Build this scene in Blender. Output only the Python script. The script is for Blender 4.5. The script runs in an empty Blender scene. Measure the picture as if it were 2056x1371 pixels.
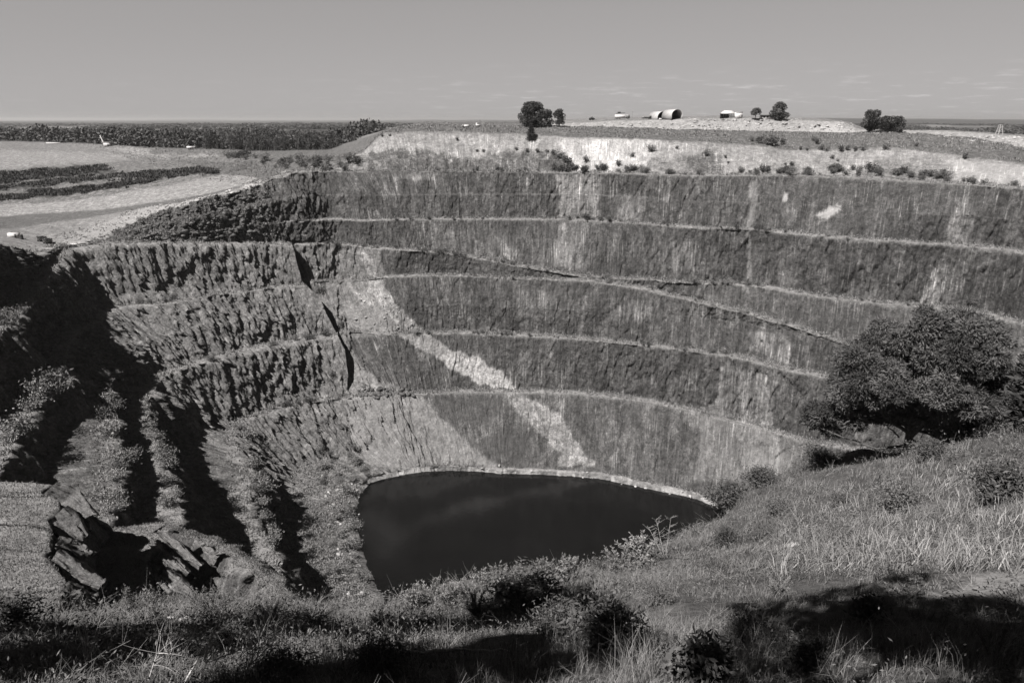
import bpy, math, random
import numpy as np
from mathutils import Vector, Matrix, Euler

# ------------------------------------------------------------------ camera, sky, sun, exposure
S = bpy.context.scene
F_PX, CX, CY, PITCH = 1468.0, 1028.0, 685.5, math.radians(16.9)
cam_d = bpy.data.cameras.new("camera")
cam_d.sensor_width = 36.0
cam_d.lens = 36.0 * F_PX / 2056.0
cam_d.clip_start = 0.1
cam_d.clip_end = 120000.0
cam = bpy.data.objects.new("camera", cam_d)
S.collection.objects.link(cam)
cam.location = (0, 0, 0)
cam.rotation_euler = (math.pi / 2 - PITCH, 0, 0)
S.camera = cam
S.view_settings.view_transform = 'Standard'
S.view_settings.look = 'None'
S.view_settings.exposure = 1.1
S.view_settings.gamma = 1.0
S.cycles.max_bounces = 5
S.cycles.diffuse_bounces = 1
S.cycles.transparent_max_bounces = 4
S.cycles.volume_bounces = 0
S.cycles.use_adaptive_sampling = True

SUN_DIR = Vector((0.52, 0.58, -1.0)).normalized()      # the way the sunlight travels
sun_d = bpy.data.lights.new("sun", 'SUN')
sun_d.energy = 5.0
sun_d.angle = math.radians(0.5)
sun_d.color = (1.0, 0.985, 0.965)
sun = bpy.data.objects.new("sun", sun_d)
S.collection.objects.link(sun)
sun.rotation_euler = SUN_DIR.to_track_quat('-Z', 'Y').to_euler()
SUN_EL = math.asin(-SUN_DIR.z)
SUN_ROT = math.atan2(-SUN_DIR.x, -SUN_DIR.y)

W = bpy.data.worlds.new("World")
S.world = W
W.use_nodes = True
nt = W.node_tree
nt.nodes.clear()
def N(tree, kind, **kw):
    n = tree.nodes.new(kind)
    for k, v in kw.items():
        if k == 'ins':
            for kk, vv in v.items():
                n.inputs[kk].default_value = vv
        else:
            setattr(n, k, v)
    return n
sky = N(nt, 'ShaderNodeTexSky', sky_type='NISHITA', sun_disc=False, sun_elevation=SUN_EL,
        sun_rotation=SUN_ROT, air_density=1.0, dust_density=0.6, ozone_density=2.0, altitude=250.0)
sep = N(nt, 'ShaderNodeSeparateColor')
nt.links.new(sky.outputs[0], sep.inputs[0])
# black-and-white sky seen through a red filter: mostly the red channel, a little green
mixrg = N(nt, 'ShaderNodeMath', operation='MULTIPLY_ADD', ins={1: 0.25})
redm = N(nt, 'ShaderNodeMath', operation='MULTIPLY', ins={1: 0.75})
nt.links.new(sep.outputs[0], redm.inputs[0])
nt.links.new(sep.outputs[1], mixrg.inputs[0])
nt.links.new(redm.outputs[0], mixrg.inputs[2])
# thin bands of cloud low over the horizon
tc = N(nt, 'ShaderNodeTexCoord')
sxyz = N(nt, 'ShaderNodeSeparateXYZ')
nt.links.new(tc.outputs['Generated'], sxyz.inputs[0])
zden = N(nt, 'ShaderNodeMath', operation='ADD', ins={1: 0.075})
nt.links.new(sxyz.outputs[2], zden.inputs[0])
dx = N(nt, 'ShaderNodeMath', operation='DIVIDE')
dy = N(nt, 'ShaderNodeMath', operation='DIVIDE')
nt.links.new(sxyz.outputs[0], dx.inputs[0]); nt.links.new(zden.outputs[0], dx.inputs[1])
nt.links.new(sxyz.outputs[1], dy.inputs[0]); nt.links.new(zden.outputs[0], dy.inputs[1])
comb = N(nt, 'ShaderNodeCombineXYZ')
nt.links.new(dx.outputs[0], comb.inputs[0]); nt.links.new(dy.outputs[0], comb.inputs[1])
cn = N(nt, 'ShaderNodeTexNoise', ins={'Scale': 2.2, 'Detail': 7.0, 'Roughness': 0.62})
nt.links.new(comb.outputs[0], cn.inputs['Vector'])
cramp = N(nt, 'ShaderNodeMapRange', interpolation_type='SMOOTHSTEP',
          ins={'From Min': 0.52, 'From Max': 0.78, 'To Min': 0.0, 'To Max': 1.0})
nt.links.new(cn.outputs[0], cramp.inputs[0])
clow = N(nt, 'ShaderNodeMapRange', interpolation_type='SMOOTHSTEP',
         ins={'From Min': 0.035, 'From Max': 0.075, 'To Min': 0.42, 'To Max': 0.0})
nt.links.new(sxyz.outputs[2], clow.inputs[0])
cright = N(nt, 'ShaderNodeMapRange', interpolation_type='SMOOTHSTEP',
           ins={'From Min': -0.35, 'From Max': 0.15, 'To Min': 0.12, 'To Max': 1.0})
nt.links.new(sxyz.outputs[0], cright.inputs[0])
cm1 = N(nt, 'ShaderNodeMath', operation='MULTIPLY')
nt.links.new(cramp.outputs[0], cm1.inputs[0]); nt.links.new(clow.outputs[0], cm1.inputs[1])
cm2 = N(nt, 'ShaderNodeMath', operation='MULTIPLY_ADD', ins={2: 1.0})
nt.links.new(cm1.outputs[0], cm2.inputs[0]); nt.links.new(cright.outputs[0], cm2.inputs[1])
# the burnt-brush veil evens the sky out: compress its range
skyp = N(nt, 'ShaderNodeMath', operation='POWER', ins={1: 0.32})
nt.links.new(mixrg.outputs[0], skyp.inputs[0])
skyc = N(nt, 'ShaderNodeMath', operation='MULTIPLY')
nt.links.new(skyp.outputs[0], skyc.inputs[0]); nt.links.new(cm2.outputs[0], skyc.inputs[1])
# deep blue overhead goes dark through the red filter
zen = N(nt, 'ShaderNodeMapRange', interpolation_type='SMOOTHSTEP',
        ins={'From Min': 0.12, 'From Max': 0.42, 'To Min': 1.0, 'To Max': 0.09})
nt.links.new(sxyz.outputs[2], zen.inputs[0])
skyz = N(nt, 'ShaderNodeMath', operation='MULTIPLY')
nt.links.new(skyc.outputs[0], skyz.inputs[0]); nt.links.new(zen.outputs[0], skyz.inputs[1])
skyc = skyz
gray = N(nt, 'ShaderNodeCombineColor')
wm = [N(nt, 'ShaderNodeMath', operation='MULTIPLY', ins={1: k}) for k in (1.0, 0.965, 0.955)]
for i, m in enumerate(wm):
    nt.links.new(skyc.outputs[0], m.inputs[0])
    nt.links.new(m.outputs[0], gray.inputs[i])
bg = N(nt, 'ShaderNodeBackground', ins={"Strength": 0.115})
nt.links.new(gray.outputs[0], bg.inputs[0])
wout = N(nt, 'ShaderNodeOutputWorld')
nt.links.new(bg.outputs[0], wout.inputs[0])

# ------------------------------------------------------------------ helpers
rng = np.random.default_rng(7)
random.seed(7)
COL = S.collection
CP, SP = math.cos(PITCH), math.sin(PITCH)

def ray(px, py):
    r = (np.asarray(px, float) - CX) / F_PX
    u = (CY - np.asarray(py, float)) / F_PX
    return r, CP + u * SP, -SP + u * CP
def at_z(px, py, z):
    r, y, w = ray(px, py); t = z / w
    return np.array([r * t, y * t, z])
def at_y(px, py, Y):
    r, y, w = ray(px, py); t = Y / y
    return np.array([r * t, Y, w * t])
def project(P):
    x, y, z = P[:, 0], P[:, 1], P[:, 2]
    d = y * CP - z * SP
    up = y * SP + z * CP
    d = np.where(d < 0.05, 0.05, d)
    return CX + F_PX * x / d, CY - F_PX * up / d

def _h(ix, iy, iz, seed):
    n = (ix * 374761393 + iy * 668265263 + iz * 2147483647 + seed * 974634777) & 0xFFFFFFFF
    n = ((n ^ (n >> 13)) * 1274126177) & 0xFFFFFFFF
    n = ((n ^ (n >> 16)) * 2246822519) & 0xFFFFFFFF
    return ((n ^ (n >> 15)) & 0xFFFFFF) / 16777215.0
def vn(x, y, z=None, seed=0):
    """smooth value noise, -1..1"""
    x = np.asarray(x, float); y = np.asarray(y, float)
    ix = np.floor(x).astype(np.int64); iy = np.floor(y).astype(np.int64)
    fx = x - ix; fy = y - iy
    fx = fx * fx * (3 - 2 * fx); fy = fy * fy * (3 - 2 * fy)
    def plane(iz):
        a = _h(ix, iy, iz, seed); b = _h(ix + 1, iy, iz, seed)
        c = _h(ix, iy + 1, iz, seed); d = _h(ix + 1, iy + 1, iz, seed)
        return (a * (1 - fx) + b * fx) * (1 - fy) + (c * (1 - fx) + d * fx) * fy
    if z is None:
        return plane(np.int64(0)) * 2 - 1
    z = np.asarray(z, float); iz = np.floor(z).astype(np.int64); fz = z - iz; fz = fz * fz * (3 - 2 * fz)
    return (plane(iz) * (1 - fz) + plane(iz + 1) * fz) * 2 - 1
def fbm(x, y, z=None, oct=4, seed=0, gain=0.5):
    s = 0; a = 1; t = 0; f = 1
    for o in range(oct):
        s = s + a * vn(x * f, y * f, None if z is None else z * f, seed + o * 17); t += a; a *= gain; f *= 2.03
    return s / t
def ridged(x, y, oct=3, seed=0):
    s = 0; a = 1; t = 0; f = 1
    for o in range(oct):
        s = s + a * (1 - 2 * np.abs(vn(x * f, y * f, None, seed + o * 31))); t += a; a *= 0.5; f *= 2.1
    return s / t

def cells(x, y, seed=0):
    """Voronoi blocks: a random level per block (-1..1), a tilt across it, and the distance to its border"""
    x, y = np.broadcast_arrays(np.asarray(x, float), np.asarray(y, float))
    ix = np.floor(x).astype(np.int64); iy = np.floor(y).astype(np.int64)
    f1 = np.full(x.shape, 9.0); f2 = f1.copy(); lv = np.zeros(x.shape); tl = np.zeros(x.shape)
    for a in (-1, 0, 1):
        for b in (-1, 0, 1):
            jx = ix + a; jy = iy + b
            px = jx + _h(jx, jy, np.int64(1), seed); py = jy + _h(jx, jy, np.int64(2), seed)
            d = np.hypot(x - px, y - py)
            c = _h(jx, jy, np.int64(3), seed) * 2 - 1
            near = d < f1
            f2 = np.where(near, f1, np.minimum(f2, d)); f1 = np.where(near, d, f1)
            lv = np.where(near, c, lv)
            tl = np.where(near, (x - px) * (_h(jx, jy, np.int64(4), seed) * 2 - 1) + (y - py) * (_h(jx, jy, np.int64(5), seed) - 0.5), tl)
    return lv, tl, f2 - f1

def in_poly(px, py, poly):
    inside = np.zeros(px.shape, bool)
    n = len(poly)
    for i in range(n):
        x1, y1 = poly[i]; x2, y2 = poly[(i + 1) % n]
        if y1 == y2:
            continue
        c = ((y1 > py) != (y2 > py)) & (px < (x2 - x1) * (py - y1) / (y2 - y1) + x1)
        inside ^= c
    return inside

def mesh_from(name, verts, faces, mat=None, attrs=None, uv=None, smooth=True, parent=None, link=True, mats=None, mat_idx=None):
    """verts (n,3); faces (m,4) or (m,3) array, or a list of such arrays"""
    me = bpy.data.meshes.new(name)
    verts = np.ascontiguousarray(verts, np.float32)
    fl = faces if isinstance(faces, list) else [faces]
    fl = [np.asarray(f, np.int32) for f in fl if len(f)]
    loops = np.concatenate([f.ravel() for f in fl])
    tot = np.concatenate([np.full(len(f), f.shape[1], np.int32) for f in fl])
    start = np.concatenate([[0], np.cumsum(tot)[:-1]]).astype(np.int32)
    me.vertices.add(len(verts)); me.vertices.foreach_set('co', verts.ravel())
    me.loops.add(len(loops)); me.loops.foreach_set('vertex_index', loops)
    me.polygons.add(len(tot)); me.polygons.foreach_set('loop_start', start)
    me.polygons.foreach_set('loop_total', tot)
    if smooth:
        me.polygons.foreach_set('use_smooth', np.ones(len(tot), bool))
    if mat_idx is not None:
        me.polygons.foreach_set('material_index', np.asarray(mat_idx, np.int32))
    me.update(calc_edges=True)
    if attrs:
        for k, v in attrs.items():
            v = np.asarray(v, np.float32)
            if v.ndim == 1:
                a = me.attributes.new(k, 'FLOAT', 'POINT'); a.data.foreach_set('value', v)
            else:
                a = me.attributes.new(k, 'FLOAT_VECTOR', 'POINT'); a.data.foreach_set('vector', v.ravel())
    if uv is not None:
        l = me.uv_layers.new(name='UVMap')
        l.data.foreach_set('uv', np.asarray(uv, np.float32)[loops].ravel())
    for m in ([mat] if mat is not None else []) + (mats or []):
        me.materials.append(m)
    ob = bpy.data.objects.new(name, me)
    if link:
        COL.objects.link(ob)
    if parent is not None:
        ob.parent = parent
    return ob

def grid_faces(nr, nc):
    i = np.arange(nr - 1)[:, None] * nc + np.arange(nc - 1)[None, :]
    i = i.ravel()
    return np.stack([i, i + 1, i + nc + 1, i + nc], 1)

def tag(o, label=None, cat=None, group=None, kind=None):
    if label: o['label'] = label
    if cat: o['category'] = cat
    if group: o['group'] = group
    if kind: o['kind'] = kind
    return o
def empty(name, loc, rz=0.0):
    o = bpy.data.objects.new(name, None); COL.objects.link(o)
    o.empty_display_size = 0.5
    o.location = loc; o.rotation_euler = (0, 0, rz)
    return o
def copy_tree(o, parent=None):
    c = o.copy(); COL.objects.link(c)
    if parent is not None:
        c.parent = parent
    for ch in list(o.children):
        copy_tree(ch, c)
    return c

# ------------------------------------------------------------------ materials
def new_mat(name):
    m = bpy.data.materials.new(name); m.use_nodes = True
    t = m.node_tree; t.nodes.clear()
    out = N(t, 'ShaderNodeOutputMaterial')
    b = N(t, 'ShaderNodeBsdfPrincipled', ins={'Roughness': 0.9, 'Specular IOR Level': 0.15})
    t.links.new(b.outputs[0], out.inputs[0])
    return m, t, b
def gray_mat(name, v, rough=0.85, var=0.25, scale=3.0, spec=0.2, metallic=0.0):
    m, t, b = new_mat(name)
    tcn = N(t, 'ShaderNodeTexCoord')
    nz = N(t, 'ShaderNodeTexNoise', ins={'Scale': scale, 'Detail': 4.0})
    t.links.new(tcn.outputs['Object'], nz.inputs['Vector'])
    mr = N(t, 'ShaderNodeMapRange', ins={'From Min': 0.3, 'From Max': 0.7, 'To Min': v * (1 - var), 'To Max': v * (1 + var)})
    t.links.new(nz.outputs[0], mr.inputs[0])
    cc = N(t, 'ShaderNodeCombineColor')
    for i, k in enumerate((1.0, 0.965, 0.95)):
        mm = N(t, 'ShaderNodeMath', operation='MULTIPLY', ins={1: k})
        t.links.new(mr.outputs[0], mm.inputs[0]); t.links.new(mm.outputs[0], cc.inputs[i])
    t.links.new(cc.outputs[0], b.inputs['Base Color'])
    b.inputs['Roughness'].default_value = rough
    b.inputs['Specular IOR Level'].default_value = spec
    b.inputs['Metallic'].default_value = metallic
    return m
def ground_mat(name, bump_scale=0.5, bump_str=0.5, mott_scale=0.35, fine_scale=1.8):
    """rock and earth: vertex attributes alb (albedo), strk (run-off streaks), mott (mottling) times node noise"""
    m, t, b = new_mat(name)
    L = t.links.new
    alb = N(t, 'ShaderNodeAttribute', attribute_name='alb')
    strk = N(t, 'ShaderNodeAttribute', attribute_name='strk')
    mott = N(t, 'ShaderNodeAttribute', attribute_name='mott')
    uvn = N(t, 'ShaderNodeUVMap', uv_map='UVMap')
    def streak(sx, sy, det, lo, hi):
        mp = N(t, 'ShaderNodeMapping'); mp.inputs['Scale'].default_value = (sx, sy, 1)
        L(uvn.outputs[0], mp.inputs[0])
        n = N(t, 'ShaderNodeTexNoise', ins={'Scale': 1.0, 'Detail': det, 'Roughness': 0.62, 'Distortion': 0.25})
        L(mp.outputs[0], n.inputs['Vector'])
        r = N(t, 'ShaderNodeMapRange', ins={'From Min': lo, 'From Max': hi, 'To Min': -1.0, 'To Max': 1.0})
        L(n.outputs[0], r.inputs[0])
        return r
    s1 = streak(0.85, 0.06, 6.0, 0.32, 0.68)
    s2 = streak(0.12, 0.035, 4.0, 0.40, 0.66)
    sb = N(t, 'ShaderNodeMath', operation='MULTIPLY', ins={1: 1.0}); L(s2.outputs[0], sb.inputs[0])
    sm = N(t, 'ShaderNodeMath', operation='ADD'); L(s1.outputs[0], sm.inputs[0]); L(sb.outputs[0], sm.inputs[1])
    sx = N(t, 'ShaderNodeMath', operation='MULTIPLY'); L(sm.outputs[0], sx.inputs[0]); L(strk.outputs['Fac'], sx.inputs[1])
    tcn = N(t, 'ShaderNodeTexCoord')
    def mot(scale, det):
        n = N(t, 'ShaderNodeTexNoise', ins={'Scale': scale, 'Detail': det, 'Roughness': 0.65})
        L(tcn.outputs['Object'], n.inputs['Vector'])
        r = N(t, 'ShaderNodeMapRange', ins={'From Min': 0.3, 'From Max': 0.7, 'To Min': -1.0, 'To Max': 1.0})
        L(n.outputs[0], r.inputs[0]); return n, r
    n1, m1 = mot(mott_scale, 6.0)
    n2, m2 = mot(fine_scale, 4.0)
    n5, m5 = mot(fine_scale * 0.42, 5.0)
    ma0 = N(t, 'ShaderNodeMath', operation='ADD'); L(m1.outputs[0], ma0.inputs[0]); L(m2.outputs[0], ma0.inputs[1])
    ma = N(t, 'ShaderNodeMath', operation='ADD'); L(ma0.outputs[0], ma.inputs[0]); L(m5.outputs[0], ma.inputs[1])
    mx = N(t, 'ShaderNodeMath', operation='MULTIPLY'); L(ma.outputs[0], mx.inputs[0]); L(mott.outputs['Fac'], mx.inputs[1])
    sumv = N(t, 'ShaderNodeMath', operation='ADD'); L(sx.outputs[0], sumv.inputs[0]); L(mx.outputs[0], sumv.inputs[1])
    ex = N(t, 'ShaderNodeMath', operation='POWER', ins={0: 2.0}); L(sumv.outputs[0], ex.inputs[1])
    # joints between blocks and small bright or dark flecks of broken rock
    wn_ = N(t, 'ShaderNodeTexNoise', ins={'Scale': 0.25, 'Detail': 3.0}); L(uvn.outputs[0], wn_.inputs['Vector'])
    wsc = N(t, 'ShaderNodeVectorMath', operation='SCALE', ins={'Scale': 9.0}); L(wn_.outputs['Color'], wsc.inputs[0])
    wad = N(t, 'ShaderNodeVectorMath', operation='ADD'); L(uvn.outputs[0], wad.inputs[0]); L(wsc.outputs[0], wad.inputs[1])
    vmp = N(t, 'ShaderNodeMapping'); vmp.inputs['Scale'].default_value = (0.36, 0.085, 1); L(wad.outputs[0], vmp.inputs[0])
    vor = N(t, 'ShaderNodeTexVoronoi', voronoi_dimensions='2D', feature='DISTANCE_TO_EDGE', ins={'Scale': 1.0}); L(vmp.outputs[0], vor.inputs['Vector'])
    crk = N(t, 'ShaderNodeMapRange', interpolation_type='SMOOTHSTEP', ins={'From Min': 0.0, 'From Max': 0.05, 'To Min': -0.6, 'To Max': 0.0}); L(vor.outputs['Distance'], crk.inputs[0])
    vcl = N(t, 'ShaderNodeTexVoronoi', voronoi_dimensions='2D', feature='F1', ins={'Scale': 1.0}); L(vmp.outputs[0], vcl.inputs['Vector'])
    vsp = N(t, 'ShaderNodeSeparateColor'); L(vcl.outputs['Color'], vsp.inputs[0])
    vto = N(t, 'ShaderNodeMapRange', ins={'To Min': -0.35, 'To Max': 0.35}); L(vsp.outputs[0], vto.inputs[0])
    fl_ = N(t, 'ShaderNodeTexNoise', ins={'Scale': 0.9, 'Detail': 5.0, 'Roughness': 0.75}); L(tcn.outputs['Object'], fl_.inputs['Vector'])
    flk = N(t, 'ShaderNodeMapRange', ins={'From Min': 0.58, 'From Max': 0.70, 'To Min': 0.0, 'To Max': 1.0}); L(fl_.outputs[0], flk.inputs[0])
    fld = N(t, 'ShaderNodeMapRange', ins={'From Min': 0.42, 'From Max': 0.32, 'To Min': 0.0, 'To Max': -1.2}); L(fl_.outputs[0], fld.inputs[0])
    a1 = N(t, 'ShaderNodeMath', operation='ADD'); L(crk.outputs[0], a1.inputs[0]); L(vto.outputs[0], a1.inputs[1])
    a2 = N(t, 'ShaderNodeMath', operation='ADD'); L(flk.outputs[0], a2.inputs[0]); L(fld.outputs[0], a2.inputs[1])
    a3 = N(t, 'ShaderNodeMath', operation='ADD'); L(a1.outputs[0], a3.inputs[0]); L(a2.outputs[0], a3.inputs[1])
    sg = N(t, 'ShaderNodeMath', operation='MULTIPLY', ins={1: 3.0}, use_clamp=True); L(strk.outputs['Fac'], sg.inputs[0])
    a4 = N(t, 'ShaderNodeMath', operation='MULTIPLY'); L(a3.outputs[0], a4.inputs[0]); L(sg.outputs[0], a4.inputs[1])
    # thin pale run-off lines, in patches
    tmp_ = N(t, 'ShaderNodeMapping'); tmp_.inputs['Scale'].default_value = (1.15, 0.045, 1); L(uvn.outputs[0], tmp_.inputs[0])
    tnz = N(t, 'ShaderNodeTexNoise', ins={'Scale': 1.0, 'Detail': 3.0, 'Roughness': 0.6, 'Distortion': 0.2}); L(tmp_.outputs[0], tnz.inputs['Vector'])
    thn = N(t, 'ShaderNodeMapRange', ins={'From Min': 0.56, 'From Max': 0.63, 'To Min': 0.0, 'To Max': 1.0}); L(tnz.outputs[0], thn.inputs[0])
    tpn = N(t, 'ShaderNodeTexNoise', ins={'Scale': 0.045, 'Detail': 2.0}); L(uvn.outputs[0], tpn.inputs['Vector'])
    tpm = N(t, 'ShaderNodeMapRange', ins={'From Min': 0.42, 'From Max': 0.6, 'To Min': 0.1, 'To Max': 1.1}); L(tpn.outputs[0], tpm.inputs[0])
    th2 = N(t, 'ShaderNodeMath', operation='MULTIPLY'); L(thn.outputs[0], th2.inputs[0]); L(tpm.outputs[0], th2.inputs[1])
    th3 = N(t, 'ShaderNodeMath', operation='MULTIPLY'); L(th2.outputs[0], th3.inputs[0]); L(sg.outputs[0], th3.inputs[1])
    a45 = N(t, 'ShaderNodeMath', operation='ADD'); L(a4.outputs[0], a45.inputs[0]); L(th3.outputs[0], a45.inputs[1])
    a5 = N(t, 'ShaderNodeMath', operation='ADD'); L(a45.outputs[0], a5.inputs[0]); L(sumv.outputs[0], a5.inputs[1])
    L(a5.outputs[0], ex.inputs[1])
    fin = N(t, 'ShaderNodeMath', operation='MULTIPLY'); L(ex.outputs[0], fin.inputs[0]); L(alb.outputs['Fac'], fin.inputs[1])
    mn = N(t, 'ShaderNodeMath', operation='MINIMUM', ins={1: 0.7}); L(fin.outputs[0], mn.inputs[0])
    cc = N(t, 'ShaderNodeCombineColor')
    for i, k in enumerate((1.0, 0.965, 0.95)):
        mm = N(t, 'ShaderNodeMath', operation='MULTIPLY', ins={1: k})
        L(mn.outputs[0], mm.inputs[0]); L(mm.outputs[0], cc.inputs[i])
    L(cc.outputs[0], b.inputs['Base Color'])
    n3 = N(t, 'ShaderNodeTexNoise', ins={'Scale': bump_scale, 'Detail': 8.0, 'Roughness': 0.7})
    L(tcn.outputs['Object'], n3.inputs['Vector'])
    bp = N(t, 'ShaderNodeBump', ins={'Strength': bump_str, 'Distance': 1.2 / max(bump_scale, .1) * 0.8})
    L(n3.outputs[0], bp.inputs['Height']); L(bp.outputs[0], b.inputs['Normal'])
    b.inputs['Specular IOR Level'].default_value = 0.05
    return m

# ------------------------------------------------------------------ the open pit: one loft of traced bench edges, from the water to the horizon
# columns: on the left they fan out from a point over the water, on the right they run straight away from the viewer's rim,
# so that every column follows the fall line of the wall it crosses
PC = np.array([0.0, 290.0])
NL, NRT = 1560, 980
PHL = np.linspace(248.0, 90.0, NL)[::-1]
AZR = np.linspace(47.0, 0.0, NRT + 1)[:-1]
PHD = np.concatenate([90.0 - 2.0 * AZR, PHL])
NPHI = len(PHD)
_ang = np.radians(np.concatenate([90.0 - AZR, PHL]))
DX, DY = np.cos(_ang), np.sin(_ang)
_right = PHD < 90
OX = np.where(_right, 290 * DX, PC[0]); OY = np.where(_right, 290 * DY, PC[1])
def to_polar(P):
    P = np.atleast_2d(P)
    az = np.degrees(np.arctan2(P[:, 0], P[:, 1]))
    d = P[:, :2] - PC
    ph = np.degrees(np.arctan2(d[:, 1], d[:, 0])); ph = np.where(ph < -90, ph + 360, ph)
    rt = P[:, 0] > 0
    return np.where(rt, 90 - 2 * az, ph), np.where(rt, np.hypot(P[:, 0], P[:, 1]) - 290, np.hypot(d[:, 0], d[:, 1]))
def row(pts):
    ph, r, z = [], [], []
    for p in pts:
        P = np.array(p[1:], float) if p[0] == 'w' else (at_y(p[1], p[2], p[3]) if p[0] == 'y' else at_z(*p))
        a, b = to_polar(P)
        ph.append(a[0]); r.append(b[0]); z.append(P[2])
    ph = np.array(ph); o = np.argsort(ph)
    ph = ph[o]; r = np.array(r)[o]; z = np.array(z)[o]
    return np.interp(PHD, ph, r), np.interp(PHD, ph, z)
def zz(z, pts):
    return [(x, y, z) for x, y in pts]

ZW = -180.0
rW = row(zz(ZW, [(1460, 1028), (1400, 1002), (1300, 980), (1200, 960), (1100, 953), (1000, 950), (930, 945), (835, 948), (790, 957),
                 (745, 970), (725, 987), (718, 1020), (722, 1060), (730, 1110), (745, 1150), (772, 1200)]) + [('w', -40, 200, ZW), ('w', -10, 170, ZW)])
rW1 = row(zz(-177.5, [(1462, 1016), (1400, 990), (1300, 968), (1200, 950), (1100, 944), (1000, 941), (930, 936), (835, 938), (780, 945),
                      (735, 955), (705, 985), (700, 1020), (703, 1060), (710, 1110), (722, 1150), (745, 1205)]) + [('w', -52, 200, -177), ('w', -20, 160, -177)])
rL5 = row(zz(-147.0, [(1610, 886), (1550, 866), (1480, 846), (1410, 828), (1300, 805), (1150, 790), (1000, 788), (860, 790), (780, 792)]) +
          zz(-150.0, [(700, 798), (560, 820), (480, 845), (520, 950), (560, 1110), (585, 1190)]) + [('w', -72, 190, -152), ('w', -45, 140, -152)])
rL4 = row(zz(-118.0, [(1800, 795), (1690, 765), (1560, 740), (1480, 718), (1350, 700), (1230, 687), (1150, 680), (1000, 672), (860, 670), (790, 673)]) +
          zz(-121.0, [(720, 672), (660, 676), (560, 692), (480, 711), (400, 733), (340, 750), (312, 785), (335, 900), (352, 980), (368, 1045)]) +
          [('w', -96, 170, -121), ('w', -75, 110, -121)])
rC = row([('w', -180, 340, -109)] + zz(-109.0, [(215, 770), (245, 850), (262, 930), (240, 1040)]) + [('w', -118, 170, -108), ('w', -85, 110, -108)])
rL3 = row(zz(-88.0, [(2056, 650), (1960, 628), (1890, 619), (1830, 614), (1760, 609), (1700, 602), (1600, 588), (1500, 573), (1340, 567), (1250, 564),
                                            (1170, 563), (1100, 561), (1000, 558), (860, 553), (780, 556)]) +
          zz(-95.0, [(700, 565), (605, 572), (500, 585), (380, 602), (300, 613), (240, 617), (150, 768), (95, 800), (20, 930)]) +
          [('w', -140, 170, -95), ('w', -100, 110, -95)])
rRA = row([(1900, 790, -114), (1800, 745, -108), (1740, 712, -105), (1690, 690, -103), (1600, 660, -101), (1500, 632, -98.5), (1400, 608, -95.5),
           (1300, 583, -92), (1180, 563, -88), (1100, 548, -84.5), (1000, 527, -80), (900, 512, -76), (790, 501, -73.5),
           (700, 496, -73), (600, 492, -73), (450, 490, -70), (300, 489, -66.5), (240, 489, -65), (150, 502, -66.5),
           (103, 592, -73), (60, 628, -73), (0, 672, -73)] + [('w', -165, 170, -73), ('w', -125, 110, -73)])
rL2 = row(zz(-58.0, [(2056, 528), (1900, 512), (1800, 497), (1700, 485), (1560, 466), (1480, 460), (1400, 457), (1300, 450), (1200, 443),
                                            (1120, 440), (1000, 440), (860, 440), (755, 442)]) +
          [(680, 448, -59), (600, 455, -60), (500, 462, -62), (400, 468, -64), (300, 476, -64.5), (240, 482, -64.8), (150, 498, -65.5), (110, 535, -66), (70, 545, -63), (10, 560, -62),
           ('w', -178, 170, -60), ('w', -140, 110, -60)])
rM = row([(2056, 450, -44.5), (1700, 420, -44.5), (1400, 402, -44.5), (1250, 393, -44), (1060, 390, -44), (900, 390, -44), (700, 392, -44), (600, 395, -45),
          (500, 430, -53), (400, 440, -56), (300, 456, -60.5), (240, 472, -63.5), (150, 496, -65.2), (110, 524, -64.5), (66, 515, -57), (14, 510, -52),
          ('w', -190, 170, -48), ('w', -155, 110, -48)])
rR = row(zz(-31.0, [(2056, 379), (1900, 368), (1750, 358), (1600, 352), (1400, 352), (1200, 347), (1000, 345), (800, 344), (600, 345)]) +
         [(540, 362, -36), (480, 385, -42), (400, 402, -46), (330, 425, -53), (280, 445, -58), (230, 466, -62.5), (200, 484, -65), (150, 494, -65), (110, 514, -63),
          (60, 497, -55), (20, 481, -47), ('w', -202, 230, -40), ('w', -200, 170, -34), ('w', -170, 110, -28)])

def rim_y(px):
    return np.interp(px, [600, 800, 1000, 1200, 1400, 1600, 1750, 1900, 2056], [460, 461, 458, 449, 434, 430, 415, 385, 345])
def dd(pts):
    return [('y', x, y, rim_y(x) + d) for x, y, d in pts]
WL = lambda d, z: [('w', -205 - d, 230, z), ('w', -205 - d, 110, z + 4)]
r2 = row(dd([(2056, 354, 18), (1900, 343, 18), (1700, 330, 18), (1500, 324, 18), (1300, 324, 18), (1100, 320, 18), (900, 318, 18), (760, 318, 18), (690, 326, 18), (640, 332, 14)]) +
         [(560, 351, -35.5), (500, 374, -41.5), (400, 397, -47.5), (300, 419, -55), (200, 434, -59.5), (100, 446, -60.5), (20, 457, -61)] + WL(10, -38))
r3 = row(dd([(2056, 329, 38), (1950, 314, 38), (1850, 300, 38), (1780, 295, 38), (1700, 300, 36), (1600, 301, 36), (1500, 290, 40), (1400, 284, 40), (1300, 279, 40), (1150, 275, 40),
                           (1000, 267, 42), (850, 263, 42), (775, 266, 42), (757, 276, 40), (735, 302, 38), (690, 322, 38), (640, 329, 32)]) +
         [(560, 346, -35.3), (480, 373, -42.5), (400, 392, -47.6), (300, 408, -53), (200, 420, -57.2), (100, 428, -59.5), (0, 433, -61)] + WL(20, -37))
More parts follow.
